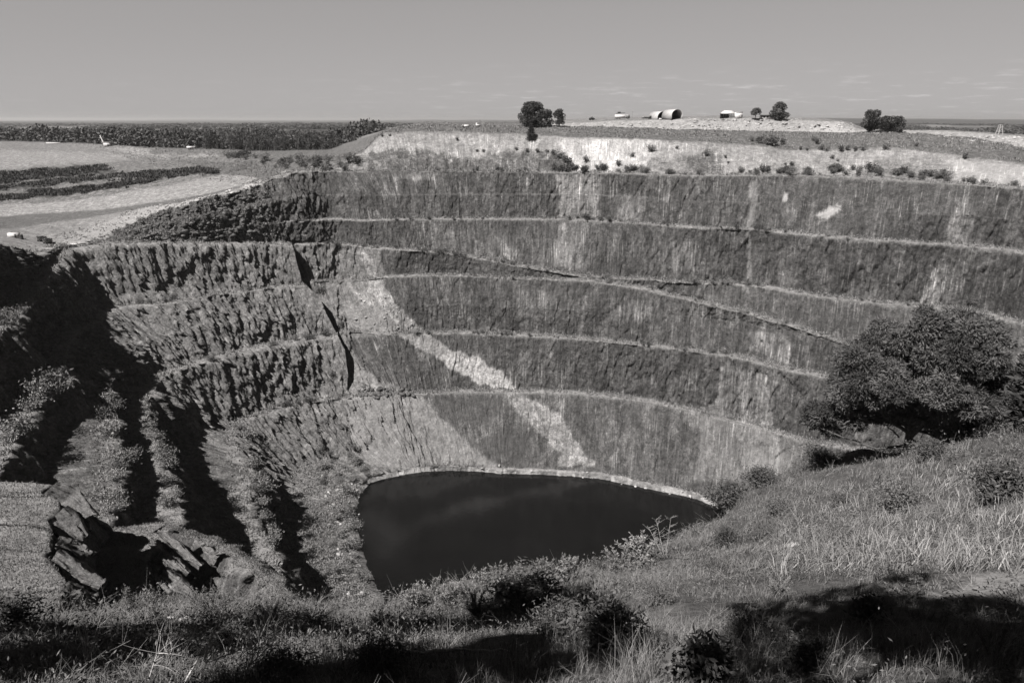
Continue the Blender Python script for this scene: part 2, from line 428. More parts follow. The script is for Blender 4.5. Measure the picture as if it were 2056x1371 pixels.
r4 = row(dd([(2056, 314, 58), (1950, 298, 58), (1850, 285, 58), (1700, 284, 56), (1500, 276, 60), (1300, 270, 60), (1150, 264, 60), (1000, 260, 60), (850, 256, 60),
                           (775, 263, 60), (757, 274, 60), (737, 300, 58), (690, 318, 60), (640, 324, 60)]) +
         [(560, 330, -33.6), (480, 344, -38.7), (350, 368, -45), (250, 386, -50.5), (130, 404, -56), (0, 411, -57.5)] + WL(30, -36))
r5 = row(dd([(2056, 300, 76), (1950, 280, 76), (1850, 269, 76), (1700, 268, 74), (1500, 264, 78), (1400, 262, 78), (1300, 260, 78), (1150, 255, 78), (1000, 254, 80),
                           (850, 250, 80), (775, 261, 80), (758, 273, 80), (740, 299, 80), (690, 314, 90), (640, 319, 95)]) +
         [(560, 323, -32.3), (480, 336, -36.8), (430, 345, -38.7), (330, 358, -42.5), (260, 368, -46.2), (130, 379, -50), (0, 384, -52)] + WL(45, -35))
r6 = row(dd([(2056, 299, 81), (1950, 279, 81), (1850, 268, 81), (1700, 267, 79), (1500, 263.4, 83), (1400, 261.4, 83), (1300, 259.4, 83), (1150, 254.4, 83), (1000, 253.4, 90),
                           (850, 249.5, 90), (775, 260.5, 90), (759, 272.5, 90), (743, 298, 92), (690, 310, 130), (640, 314, 140)]) +
         [(560, 316, -30.3), (480, 327, -35), (400, 325, -36), (300, 319, -35.6), (200, 328, -37), (100, 335, -38.6), (0, 342, -40)] + WL(60, -35))
r7 = row(dd([(2056, 274, 98), (1980, 267, 98), (1900, 263, 98), (1820, 263, 98), (1750, 264, 98), (1725, 258, 96), (1695, 246, 96), (1600, 240, 98), (1500, 238, 98), (1400, 239, 98),
                           (1300, 241, 98), (1250, 243, 98), (1150, 248, 98), (1100, 250, 100), (1000, 248, 110), (850, 247.5, 110), (775, 260, 110), (760, 272, 110), (745, 297, 120),
                           (690, 303, 220), (640, 304, 230)]) +
         [('y', 560, 306, 680), ('y', 450, 302, 690), ('y', 300, 297, 760), ('y', 150, 287, 850), ('y', 0, 283, 900)] + WL(150, -32))
r8 = row(dd([(2056, 272, 200), (1900, 262, 200), (1820, 262, 200), (1740, 259, 200), (1700, 244, 200), (1650, 238, 200), (1550, 234.5, 200), (1450, 232.5, 200), (1350, 234.5, 200),
                           (1250, 235.5, 200), (1200, 237, 200), (1100, 242, 200), (1000, 245, 200), (850, 246.5, 200), (775, 259, 180), (762, 271, 180), (750, 294, 200), (690, 298, 420), (640, 297, 500)]) +
         [('y', 560, 293, 1000), ('y', 450, 288, 1050), ('y', 300, 281, 1200), ('y', 150, 276, 1300), ('y', 0, 274, 1350)] + WL(600, -34))
def const_row(r, z):
    return np.full(NPHI, float(r)), np.full(NPHI, float(z))
r9 = const_row(1500, -38)
r10 = const_row(3200, -42)
r11 = const_row(9000, -52)
r12 = const_row(60000, -70)

def bump(x, a, b, s):
    """1 between a and b, soft edges of width s"""
    return np.clip((x - a) / s + 0.5, 0, 1) * np.clip((b - x) / s + 0.5, 0, 1)
# minor row c only exists on the left wall; elsewhere it lies half way
farR = bump(PHD, -90, 70, 15)
rM = (rM[0] * (1 - farR) + farR * 0.5 * (rL2[0] + rR[0] + 5), rM[1] * (1 - farR) + farR * 0.5 * (rL2[1] + rR[1]))
onC = bump(PHD, 186, 300, 8)
mid_r = 0.5 * (rL4[0] + rL3[0]); mid_z = 0.5 * (rL4[1] + rL3[1])
rC = (rC[0] * onC + mid_r * (1 - onC), rC[1] * onC + mid_z * (1 - onC))
# the ramp crosses the bench line: sort the two by height
sw = rRA[1] < rL3[1]
lo = (np.where(sw, rRA[0], rL3[0]), np.where(sw, rRA[1], rL3[1]))
hi = (np.where(sw, rL3[0], rRA[0]), np.where(sw, rL3[1], rRA[1]))
left = bump(PHD, 168, 400, 10)
wRA = 8.0 + left * 2
wL3 = 5.0 + left * 5 + bump(PHD, 138, 168, 6) * 2
wlo = np.where(sw, wRA, wL3); whi = np.where(sw, wL3, wRA)
clow_ok = rC[1] > lo[1]
rC = (np.minimum(rC[0], lo[0]), np.minimum(rC[1], lo[1] - 0.5))
crests = [  # (r, z), berm width, face rows
    (rW1, 1.5 + 0 * PHD, 4, 'W1'), (rL5, 5.0 + left * 4, 36, 'L5'), (rL4, 6.0 + left * 6 + bump(PHD, 138, 168, 6) * 2, 36, 'L4'),
    (rC, onC * 6, 18, 'C'), (lo, wlo, 20, 'LO'), (hi, whi, 20, 'HI'), (rL2, 5.0 - 4 * bump(PHD, 128, 400, 4), 26, 'L2'),
    (rM, 1.2 * bump(PHD, 72, 110, 10), 16, 'M'), (rR, 7.0 + 20 * bump(PHD, 143, 156, 3) , 16, 'R')]
prof_r, prof_z, prof_id = [], [], []     # breakpoints; id: which segment ends here
prof_r.append(rW[0] - 10); prof_z.append(np.full(NPHI, -192.0)); prof_id.append(('bed', 1))
prof_r.append(rW[0]); prof_z.append(np.full(NPHI, ZW)); prof_id.append(('bed', 3))
cr, cz = rW[0], np.full(NPHI, ZW)
for (rz, w, n, name) in crests:
    r = np.maximum(rz[0], cr + 0.12 * np.maximum(rz[1] - cz, 0) + 0.05)
    z = np.maximum(rz[1], cz + 0.02)
    prof_r.append(r); prof_z.append(z); prof_id.append(('f_' + name, n))
    w = np.asarray(w) + 0 * r
    prof_r.append(r + w + 0.02); prof_z.append(z + 0.03 * w); prof_id.append(('b_' + name, 3 if name != 'R' else 5))
    cr, cz = r + w + 0.02, z + 0.03 * w
for rz, n, name in [(r2, 10, 'o2'), (r3, 12, 'o3'), (r4, 10, 'o4'), (r5, 14, 'o5'), (r6, 16, 'o6'), (r7, 22, 'o7'), (r8, 10, 'o8'),
                    (r9, 10, 'o9'), (r10, 10, 'o10'), (r11, 10, 'o11'), (r12, 8, 'o12')]:
    r = np.maximum(rz[0], cr + 1.0)
    prof_r.append(r); prof_z.append(rz[1]); prof_id.append((name, n))
    cr, cz = r, rz[1]
# light smoothing along the wall so that traced corners are not hinge-sharp
def smooth(a, k=5):
    ker = np.ones(2 * k + 1) / (2 * k + 1)
    return np.convolve(np.pad(a, k, mode='edge'), ker, 'valid')
prof_r = [smooth(a, 4) for a in prof_r]; prof_z = [smooth(a, 4) for a in prof_z]
STEEP = np.clip((PHD - 126) / 10, 0, 1) * (0.6 + 0.4 * left)
RR, ZZ, SEG, TT = [], [], [], []
SEGN = [p[0] for p in prof_id]
for k in range(1, len(prof_r)):
    n = prof_id[k][1]
    for j in range(n):
        t = j / n
        tz = t
        if k >= len(prof_r) - 4:
            rr_ = prof_r[k - 1] * (prof_r[k] / prof_r[k - 1]) ** t
        elif SEGN[k].startswith('f_') and SEGN[k] != 'f_W1':
            # on the left the faces stand steep over an apron of debris
            gap = prof_r[k] - prof_r[k - 1]; dzz = prof_z[k] - prof_z[k - 1]
            ap = np.clip(1 - 0.38 * dzz / np.maximum(gap, 0.1), 0, 0.8) * STEEP * (onC if SEGN[k] in ('f_C', 'f_LO') else 1.0)
            TA = 0.3
            g = np.where(t < TA, ap * t / TA, ap + (1 - ap) * (t - TA) / (1 - TA))
            lin = np.where(t < TA, 0.16 * t / TA, 0.16 + 0.84 * (t - TA) / (1 - TA))
            wgt = np.clip(ap * 5, 0, 1)
            tz = t * (1 - wgt) + lin * wgt
            g = t * (1 - wgt) + g * wgt
            rr_ = prof_r[k - 1] * (1 - g) + prof_r[k] * g
        else:
            rr_ = prof_r[k - 1] * (1 - t) + prof_r[k] * t
        RR.append(rr_)
        ZZ.append(prof_z[k - 1] * (1 - tz) + prof_z[k] * tz); SEG.append(k); TT.append(t)
RR.append(prof_r[-1]); ZZ.append(prof_z[-1]); SEG.append(len(prof_r) - 1); TT.append(1.0)
RR = np.array(RR); ZZ = np.array(ZZ); SEG = np.array(SEG); TT = np.array(TT)
NR = len(RR)
# arc length along each bench and length down the profile = the streaks' coordinates
def arc_at(r):
    return np.concatenate([[0], np.cumsum(np.hypot(np.diff(OX + r * DX), np.diff(OY + r * DY)))])
ARCS = [arc_at(smooth(r, 30)) + 53.0 * k for k, r in enumerate(prof_r)]
ARCS[SEGN.index('f_C')] = ARCS[SEGN.index('b_C')] = ARCS[SEGN.index('f_LO')]; ARCS[SEGN.index('f_M')] = ARCS[SEGN.index('b_M')] = ARCS[SEGN.index('f_R')]
ARC2 = np.array([ARCS[k if SEGN[k].startswith('f_') else min(k + 1, len(ARCS) - 1)] for k in SEG])
VV = np.concatenate([np.zeros((1, NPHI)), np.cumsum(np.hypot(np.diff(RR, axis=0), np.diff(ZZ, axis=0)), 0)])
VV = np.minimum(VV, 900 + 0 * VV)
PH2 = np.broadcast_to(PHD, RR.shape)
segname = np.array(SEGN)[SEG]
isface = np.array([s.startswith('f_') or s in ('b_C', 'b_M') for s in segname])
isout = np.array([s.startswith('o') for s in segname])
outk = np.array([int(s[1:]) if s[0] == 'o' else 0 for s in segname])
Fm = np.where((segname == 'b_C')[:, None], 1 - onC[None, :], isface[:, None].astype(float))
# roughness of the rock: far wall smooth, middle wall and left wall rugged
amp = 0.42 + 0.85 * bump(PHD, 138, 168, 8) + 1.1 * bump(PHD, 165, 400, 8) + 0.5 * bump(PHD, 122, 140, 8)
amp = amp + 0.3 * bump(PHD, -90, 72, 14)
amp = np.broadcast_to(amp, RR.shape).copy()
near_out = ((outk >= 2) & (outk <= 3))[:, None]
low = (segname == 'bed') | (segname == 'f_W1')
amp = np.where(low[:, None], 0.25, amp)
shear = ARC2 + 0.22 * ZZ
big = fbm(ARC2 / 26, ZZ / 45, oct=3, seed=3) * 2.4 + fbm(ARC2 / 8, ZZ / 22, oct=2, seed=9) * 0.9
big = big * (1 - 0.45 * np.clip((PH2 - 165) / 10, 0, 1))
VVg = ZZ
ribs = ridged(shear / 6.5, ZZ / 26, oct=3, seed=21) * 0.55 + np.abs(fbm(shear / 2.3, ZZ / 9, oct=3, seed=40)) * 0.8
ribs = ribs * np.clip((PH2 - 112) / 16, 0.45, 1)
grain = (fbm(ARC2 / 1.3, VVg / 2.2, oct=2, seed=46) * 0.9 + np.abs(fbm(ARC2 / 3.1, VVg / 3.0, oct=2, seed=47)) * -1.2)
c1, t1, e1 = cells((ARC2 + 0.3 * ZZ) / 4.2 + fbm(ARC2 / 9, ZZ / 9, oct=2, seed=70) * 0.5, ZZ / 11, 77)
c2, t2, e2 = cells((ARC2 + 0.15 * ZZ) / 1.9, ZZ / 4.2, 78)
bl = np.clip((PH2 - 112) / 16, 0.4, 1)
blocks = (c1 * 1.7 + t1 * 2.2 - 1.2 * np.clip(1 - e1 / 0.07, 0, 1)) * bl + (c2 * 0.75 + t2 * 0.8) * np.maximum(bl, 0.8)
nearL = np.clip((PH2 - 176) / 16, 0, 1)
dr = (big * np.where(isout, 0, 1)[:, None] + Fm * ((ribs + grain) * (1 - 0.75 * nearL) + blocks * (1 - 0.35 * nearL))) * amp
wallfade = np.where(isout & ~near_out[:, 0], 0.0, 1.0)[:, None]
gully = ridged((ARC2 + 0.1 * VV) / 5.0, ZZ / 60, oct=3, seed=55) * 0.9
dr = np.where(near_out & (PH2 < 132), gully * 1.2, dr) * wallfade
# vertical unevenness: berms littered, plateau lumpy
isb = np.array([s.startswith('b_') for s in segname])[:, None]
XX0 = OX + RR * DX; YY0 = OY + RR * DY
lump = fbm(XX0 / 4.0, YY0 / 4.0, oct=3, seed=5)
dz = np.where(isb, lump * 0.7, 0.0) + np.where(isface[:, None], fbm(ARC2 / 7, ZZ / 9, oct=2, seed=61) * 0.5 * amp, 0)
dz += np.where((outk >= 2)[:, None] & (outk <= 8)[:, None], fbm(XX0 / 14, YY0 / 14, oct=3, seed=71) * 0.9, 0)
dz += np.where((outk == 7)[:, None] & (PH2 < 122), np.abs(fbm(XX0 / 5, YY0 / 5, oct=3, seed=91)) * 2.0 * np.sin(TT * np.pi)[:, None], 0)
dz += np.where((outk >= 9)[:, None] & (outk <= 12)[:, None], fbm(XX0 / 900, YY0 / 900, oct=3, seed=81) * 14 * np.clip((RR - 1200) / 1500, 0, 1), 0)
dz += np.where((outk >= 11)[:, None], np.clip(fbm(XX0 / 6000, YY0 / 6000, oct=2, seed=83), 0, 1) * 90 * np.clip((RR - 6000) / 6000, 0, 1), 0)
# dark rubble slide at the upper left: boulders
rub = bump(PHD, 131, 152, 4)[None, :] * np.isin(segname, ['f_L2', 'f_M', 'f_R'])[:, None]
dz += rub * np.abs(fbm(XX0 / 3.0, YY0 / 3.0, oct=3, seed=33)) * 3.5
P0 = np.stack([XX0, YY0, ZZ], -1).reshape(-1, 3)
ppx, ppy = project(P0)
ppx = ppx.reshape(RR.shape); ppy = ppy.reshape(RR.shape)
# the cleft between the middle wall and the slide: the ground right of it stands back
sx_ = np.interp(ppy, [480, 490, 560, 600, 650, 700, 760, 790], [575, 585, 603, 640, 664, 690, 698, 702])
off = ppx - sx_
cle = np.clip(off / 3, 0, 1) * np.clip((110 - off) / 70, 0, 1) * np.clip((ppy - 484) / 8, 0, 1) * np.clip((790 - ppy) / 40, 0, 1)
cle = np.where((PH2 > 100) & (PH2 < 170) & ~isout[:, None], cle, 0)
lip = np.clip((off + 45) / 40, 0, 1) * np.clip(-off / 3, 0, 1) * np.clip((ppy - 484) / 8, 0, 1) * np.clip((790 - ppy) / 40, 0, 1)
lip = np.where((PH2 > 100) & (PH2 < 170) & ~isout[:, None], lip, 0)
tren = np.clip(off / 3, 0, 1) * np.clip((20 - off) / 8, 0, 1) * np.clip((ppy - 484) / 8, 0, 1) * np.clip((790 - ppy) / 40, 0, 1)
tren = np.where((PH2 > 100) & (PH2 < 170) & ~isout[:, None], tren, 0)
dr = dr * (1 - 0.8 * np.maximum(tren, lip)) + cle * 8.0 - lip * 4.0 + tren * 5.0
RD = RR + dr
XX = OX + RD * DX; YY = OY + RD * DY; ZD = ZZ + dz

# --- the rock's own colours
alb = np.full(RR.shape, 0.075); strk = np.full(RR.shape, 0.0); mott = np.full(RR.shape, 0.35)
def setseg(names, a, s=None, m=None, mask=True):
    sel = np.broadcast_to(np.isin(segname, names)[:, None], alb.shape) & mask
    alb[sel] = a
    if s is not None: strk[sel] = s
    if m is not None: mott[sel] = m
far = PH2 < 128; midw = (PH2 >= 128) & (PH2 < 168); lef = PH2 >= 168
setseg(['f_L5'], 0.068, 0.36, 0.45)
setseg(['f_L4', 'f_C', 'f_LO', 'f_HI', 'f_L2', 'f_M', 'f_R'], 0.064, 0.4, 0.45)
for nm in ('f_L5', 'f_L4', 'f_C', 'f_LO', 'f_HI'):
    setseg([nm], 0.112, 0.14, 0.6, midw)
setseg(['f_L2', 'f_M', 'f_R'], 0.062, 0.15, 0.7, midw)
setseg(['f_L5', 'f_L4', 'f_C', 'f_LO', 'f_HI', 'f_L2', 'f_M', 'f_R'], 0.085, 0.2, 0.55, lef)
setseg(['b_C'], 0.088, 0.35, 0.45, ~lef)
setseg(['b_W1', 'b_L5', 'b_L4', 'b_LO', 'b_HI', 'b_L2', 'b_M', 'b_R'], 0.185, 0.0, 0.4)
setseg(['b_M'], 0.085, 0.3, 0.3)
setseg(['b_C'], 0.125, 0.0, 0.4, lef)
setseg(['b_C'], 0.072, 0.6, 0.35, far)
setseg(['bed', 'f_W1'], 0.27, 0.0, 0.2)
setseg(['bed', 'f_W1'], 0.12, 0.0, 0.6, PH2 > 158)
setseg(['o2', 'o3'], 0.2, 0.2, 0.35, far)
setseg(['o4', 'o5', 'o6'], 0.10, 0.1, 0.45, far)
setseg(['o7'], 0.235, 0.0, 0.3, far)
setseg(['o8'], 0.16, 0.0, 0.5, far)
setseg(['o7', 'o8'], 0.10, 0.0, 0.4, far & (ppx < 1100))
setseg(['o7'], 0.11, 0.0, 0.5, (PH2 >= 122) & far)
setseg(['b_R'], 0.24, 0.0, 0.25, midw & (PH2 > 140))
setseg(['o2'], 0.17, 0.1, 0.4, ~far); setseg(['o3'], 0.10, 0.0, 0.35, ~far); setseg(['o4'], 0.20, 0.0, 0.55, ~far)
setseg(['o5', 'o6'], 0.12, 0.0, 0.7, ~far); setseg(['o7'], 0.14, 0.0, 0.6, ~far); setseg(['o8'], 0.07, 0.0, 0.5, ~far)
setseg(['o9', 'o10', 'o11', 'o12'], 0.045, 0.0, 0.5)
clr = (vn(XX0 / 420 + 3.3, YY0 / 900, None, 601) + 0.5 * vn(XX0 / 160, YY0 / 300, None, 602)) > 0.12
setseg(['o9', 'o10', 'o11'], 0.14, 0.0, 0.3, clr)
shore = fbm(XX0 / 7, YY0 / 7, oct=3, seed=88)
setseg(['bed', 'f_W1'], 0.15, 0.0, 0.4, (shore > -0.02) & (PH2 <= 158))
def blur(a, n=1):
    for _ in range(n):
        q = np.pad(a, 1, mode='edge')
        a = (q[1:-1, 1:-1] * 4 + q[:-2, 1:-1] * 2 + q[2:, 1:-1] * 2 + q[1:-1, :-2] * 2 + q[1:-1, 2:] * 2) / 12
    return a
wx = ppx + fbm(XX0 / 5, YY0 / 5, ZZ / 5, oct=3, seed=101) * 10
wy = ppy + fbm(XX0 / 5 + 40, YY0 / 5, ZZ / 5, oct=3, seed=111) * 8
vis = (outk <= 8)[:, None] & (YY0 > 60)
def paint(poly, a, s=None, m=None, segs=None, mix=1.0):
    sel = in_poly(wx, wy, poly) & vis
    if segs is not None: sel &= np.isin(segname, segs)[:, None]
    alb[sel] = alb[sel] * (1 - mix) + a * mix
    if s is not None: strk[sel] = s
    if m is not None: mott[sel] = m
pit_f = ['f_L5', 'f_L4', 'f_C', 'f_LO', 'f_HI', 'f_L2', 'f_M', 'f_R', 'b_L5', 'b_L4', 'b_C', 'b_LO', 'b_HI']
# pale vein and slides
paint([(690, 800), (850, 795), (880, 830), (930, 880), (1000, 938), (800, 940), (735, 930), (700, 900)], 0.15, 0.12, 0.35, pit_f)
paint([(600, 500), (760, 500), (775, 580), (800, 640), (860, 668), (780, 674), (740, 682), (705, 700), (690, 640), (660, 560)], 0.125, 0.12, 0.5, pit_f)
paint([(690, 560), (725, 590), (745, 575), (735, 540), (715, 505), (733, 503), (770, 570), (800, 620), (850, 660), (815, 668), (770, 640), (735, 612)], 0.2, 0.15, 0.6, pit_f)
paint([(664, 498), (690, 505), (678, 555), (665, 548)], 0.16, 0.1, 0.4, pit_f)
paint([(700, 615), (760, 610), (800, 650), (830, 668), (740, 676), (705, 668)], 0.16, 0.1, 0.35, pit_f)
paint([(698, 715), (730, 730), (765, 770), (835, 790), (725, 802), (700, 770)], 0.14, 0.1, 0.5, pit_f)
paint([(848, 694), (900, 700), (960, 716), (1008, 750), (1042, 787), (995, 783), (940, 757), (880, 724)], 0.27, 0.08, 0.5, pit_f)
paint([(790, 673), (860, 672), (900, 700), (880, 720), (830, 690)], 0.19, 0.1, 0.4, pit_f)
paint([(1008, 792), (1065, 795), (1130, 840), (1152, 880), (1195, 932), (1125, 938), (1118, 900), (1062, 845), (1022, 804)], 0.165, 0.2, 0.6, pit_f)
paint([(860, 797), (1000, 796), (1015, 832), (965, 852), (905, 836)], 0.062, 0.2, 0.3, pit_f)
paint([(950, 892), (1005, 864), (1058, 856), (1066, 905), (1040, 928), (990, 915)], 0.056, 0.1, 0.3, pit_f)
paint([(1390, 825), (1440, 808), (1490, 852), (1560, 872), (1620, 890), (1600, 940), (1500, 965), (1390, 965), (1410, 890)], 0.125, 0.3, 0.3, pit_f)
paint([(1480, 905), (1560, 900), (1590, 935), (1500, 950)], 0.16, 0.2, 0.2, pit_f)
# washed, lighter stretches of the far wall
paint([(1112, 350), (1215, 352), (1205, 400), (1190, 440), (1108, 438), (1125, 395)], 0.155, 0.55, 0.2, pit_f)
paint([(1250, 395), (1285, 380), (1280, 440), (1245, 440)], 0.12, 0.6, 0.2, pit_f)
paint([(1120, 446), (1180, 446), (1172, 545), (1108, 535)], 0.105, 0.6, 0.3, pit_f)
paint([(790, 348), (870, 348), (870, 364), (790, 362)], 0.12, 0.5, 0.2, pit_f)
paint([(1508, 360), (1523, 360), (1516, 440), (1508, 470), (1505, 585), (1494, 585), (1501, 470)], 0.135, 0.2, 0.2, pit_f)
paint([(1640, 432), (1680, 406), (1692, 414), (1658, 440)], 0.27, 0.0, 0.2, pit_f)
paint([(1565, 404), (1574, 388), (1582, 392), (1572, 405)], 0.27, 0.0, 0.2, pit_f)
paint([(1505, 664), (1570, 668), (1592, 700), (1580, 732), (1508, 702)], 0.125, 0.7, 0.3, pit_f)
paint([(1448, 735), (1565, 752), (1545, 862), (1482, 846), (1440, 822)], 0.115, 0.75, 0.3, pit_f)
paint([(1880, 530), (1925, 535), (1910, 612), (1840, 612)], 0.12, 0.8, 0.3, pit_f)
paint([(1900, 395), (1960, 400), (1950, 500), (1890, 495)], 0.105, 0.6, 0.3, pit_f)
for (xa, ya, xb, yb) in [(1700, 560, 1760, 600), (1560, 500, 1600, 570), (1800, 640, 1860, 700), (1230, 600, 1290, 650), (1330, 480, 1390, 540), (980, 470, 1040, 520), (1040, 580, 1100, 640), (870, 460, 930, 500)]:
    paint([(xa, ya), (xb, ya), (xb, yb), (xa, yb)], 0.10, 0.6, 0.3, pit_f, 0.7)
# dark lower rock under the white bank, and grass fading into it
paint([(745, 308), (800, 298), (870, 303), (920, 318), (1000, 306), (1110, 302), (1145, 345), (700, 345)], 0.088, 0.35, 0.6, ['o2', 'o3', 'b_R'])
paint([(1260, 345), (1290, 322), (1350, 316), (1450, 312), (1450, 350)], 0.15, 0.3, 0.5, ['o2', 'o3'])
paint([(1380, 318), (1430, 300), (1445, 345), (1380, 345)], 0.10, 0.3, 0.6, ['o2', 'o3'])
paint([(1730, 360), (1740, 330), (1800, 322), (1870, 340), (1890, 362)], 0.14, 0.1, 0.6, ['o2', 'o3'])
paint([(1110, 278), (1200, 272), (1340, 285), (1300, 330), (1240, 345), (1150, 345), (1130, 300)], 0.33, 0.3, 0.2, ['o2', 'o3', 'b_R'])
paint([(1620, 262), (1675, 250), (1725, 268), (1640, 270)], 0.3, 0.0, 0.1, ['o7'])
paint([(1900, 318), (2056, 335), (2056, 378), (1930, 365)], 0.27, 0.15, 0.2, ['o2', 'o3'])
paint([(600, 345), (600, 322), (735, 305), (745, 345)], 0.13, 0.1, 0.7, ['o2', 'o3', 'b_R'])
# left ground: pale pad, road, spoil, dark stepped banks
HEATH = [[(-60, 350), (0, 345), (100, 338), (205, 330), (228, 345), (110, 356), (0, 368), (-60, 374)], [(-60, 381), (0, 374), (110, 361), (230, 350), (300, 345), (440, 336), (448, 343), (330, 357), (240, 358), (110, 372), (0, 382), (-60, 388)],
         [(-60, 398), (0, 391), (110, 381), (240, 366), (290, 359), (335, 358), (290, 368), (240, 378), (100, 395), (0, 402), (-60, 410)]]
paint([(-60, 300), (0, 302), (160, 306), (300, 314), (210, 326), (100, 332), (0, 338), (-60, 340)], 0.185, 0.0, 0.6, ['o7'])
paint([(180, 296), (280, 300), (440, 312), (440, 318), (300, 312)], 0.19, 0.0, 0.5, ['o7'])
for hp_ in HEATH: paint(hp_, 0.034, 0.0, 0.7)
paint([(180, 480), (205, 468), (245, 430), (262, 420), (232, 470), (215, 488)], 0.22, 0.0, 0.2)
paint([(480, 385), (500, 345), (545, 335), (560, 350), (520, 372)], 0.25, 0.3, 0.4, ['o2', 'o3', 'f_R', 'b_R'])
paint([(300, 300), (400, 302), (400, 312), (300, 308)], 0.10, 0.0, 0.3, ['o7'])

alb = blur(alb, 1); strk = blur(strk, 2)
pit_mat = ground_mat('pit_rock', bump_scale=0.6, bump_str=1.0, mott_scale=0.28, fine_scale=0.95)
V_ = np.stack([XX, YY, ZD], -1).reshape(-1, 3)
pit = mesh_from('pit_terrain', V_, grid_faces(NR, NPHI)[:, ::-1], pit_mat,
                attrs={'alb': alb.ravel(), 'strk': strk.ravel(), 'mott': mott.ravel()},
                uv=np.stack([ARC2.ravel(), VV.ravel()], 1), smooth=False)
tag(pit, kind='structure')
# depth lookup: where does a pixel's ray meet the terrain (for standing things on it)
PITP = V_.reshape(NR, NPHI, 3)

wm_, wt, wb = new_mat('water')
wb.inputs['Base Color'].default_value = (0.0035, 0.0034, 0.0033, 1)
wb.inputs['Roughness'].default_value = 0.11
wb.inputs['IOR'].default_value = 1.33
wb.inputs['Specular IOR Level'].default_value = 0.5
tcn = N(wt, 'ShaderNodeTexCoord')
wn = N(wt, 'ShaderNodeTexNoise', ins={'Scale': 0.35, 'Detail': 4.0})
wt.links.new(tcn.outputs['Object'], wn.inputs['Vector'])
wbp = N(wt, 'ShaderNodeBump', ins={'Strength': 0.12, 'Distance': 0.3})
wt.links.new(wn.outputs[0], wbp.inputs['Height']); wt.links.new(wbp.outputs[0], wb.inputs['Normal'])
gx, gy = np.meshgrid(np.linspace(-160, 260, 22), np.linspace(60, 400, 18))
water = mesh_from('water', np.stack([gx.ravel(), gy.ravel(), np.full(gx.size, ZW)], 1), grid_faces(18, 22), wm_)
tag(water, kind='structure')

# ------------------------------------------------------------------ rock spurs below on the left
ground_m = ground_mat('dry_ground', bump_scale=1.6, bump_str=0.6, mott_scale=0.5, fine_scale=3.0)
def resample(pts, n):
    pts = np.asarray(pts, float)
    d = np.concatenate([[0], np.cumsum(np.linalg.norm(np.diff(pts, axis=0), axis=1))])
    t = np.linspace(0, d[-1], n)
    return np.stack([np.interp(t, d, pts[:, k]) for k in range(3)], 1)
def loft(lines, segs, n):
    """lines: list of (n,3) polylines, segs: rows between neighbours"""
    out, k = [], []
    for i in range(len(lines) - 1):
        for j in range(segs[i]):
            t = j / segs[i]
            out.append(lines[i] * (1 - t) + lines[i + 1] * t); k.append(i + t)
    out.append(lines[-1]); k.append(len(lines) - 1.0)
    return np.array(out), np.array(k)
def spur(name, edge, left_shift, drop, n=150, cliff=(9.0, -3.0), jag=1.6, seed=0, alb_top=0.14, back=None, rise=6.0):
    E = resample([at_z(*p) for p in edge], n)
    s = np.linspace(0, 1, n)
    E[:, 0] += fbm(s * 14, 0 * s + seed, oct=3, seed=seed) * jag * 1.4
    E[:, 1] += fbm(s * 14, 0 * s + seed + 9, oct=3, seed=seed + 1) * jag
    Lf = E + np.array([-left_shift, 0, rise]); Lf[:, 2] += fbm(s * 3, 0 * s, oct=2, seed=seed + 5) * 1.5
    T1 = E + np.array([cliff[0] * 0.45, cliff[1] * 0.45, -drop * 0.62])
    T2 = E + np.array([cliff[0], cliff[1], -drop * 1.0])
    T3 = T2 + np.array([16.0, -5, -drop * 1.1])
    G, k = loft([Lf, E, T1, T2, T3], [60, 26, 18, 10], n)
    # far end and near end drop away
    k2 = np.broadcast_to(k[:, None], G.shape[:2])
    sh = s[None, :] * 60 + k2 * 0
    face = (k2 > 1) & (k2 < 3.2)
    cs, ts, es = cells((sh - k2 * 9) / 7, k2 * 1.1 + sh * 0.03, seed + 30)
    slab = cs * 2.6 + ts * 3.0 - 1.5 * np.clip(1 - es / 0.08, 0, 1) + fbm(sh / 1.5 - k2 * 4, k2 * 5, oct=3, seed=seed + 31) * 0.6
    G[..., 0] += np.where(face, slab * 0.45, 0)
    G[..., 1] -= np.where(face, slab * 0.2, 0)
    top = k2 <= 1
    lump = fbm(G[..., 0] / 5, G[..., 1] / 5, oct=4, seed=seed + 40) * 0.9
    G[..., 2] += np.where(top, lump, 0)
    # close the far and near ends with walls that fall away
    def fall(col, dy, m=14):
        o = [col + np.array([0, dy * (j / m) ** 0.8, -34.0 * (j / m)]) + np.stack([fbm(col[:, 0] / 4, col[:, 2] / 4 + j, oct=2, seed=seed + j)] * 3, 1) * np.array([.8, .8, .3]) for j in range(1, m + 1)]
        return np.stack(o, 1)
    A = fall(G[:, 0], 26 if back is None else back); B = fall(G[:, -1], -22)
    G = np.concatenate([A[:, ::-1], G, B], 1)
    kk = np.broadcast_to(k[:, None], G.shape[:2])
    alb = np.where(kk <= 1.02, alb_top, 0.07); alb = np.where(kk > 3.1, 0.055, alb)
    strk = np.where(kk > 1.02, 0.25, 0.0); mott = np.where(kk <= 1.02, 0.3, 0.55)
    uv = np.stack([(np.arange(G.shape[1])[None, :] * 0.5 + kk * 5).ravel(), (kk * 12).ravel()], 1)
    o = mesh_from(name, G.reshape(-1, 3), grid_faces(*G.shape[:2]), ground_m,
                  attrs={'alb': alb.ravel(), 'strk': strk.ravel(), 'mott': mott.ravel()}, uv=uv, smooth=False)
    tag(o, kind='structure')
    return o, G
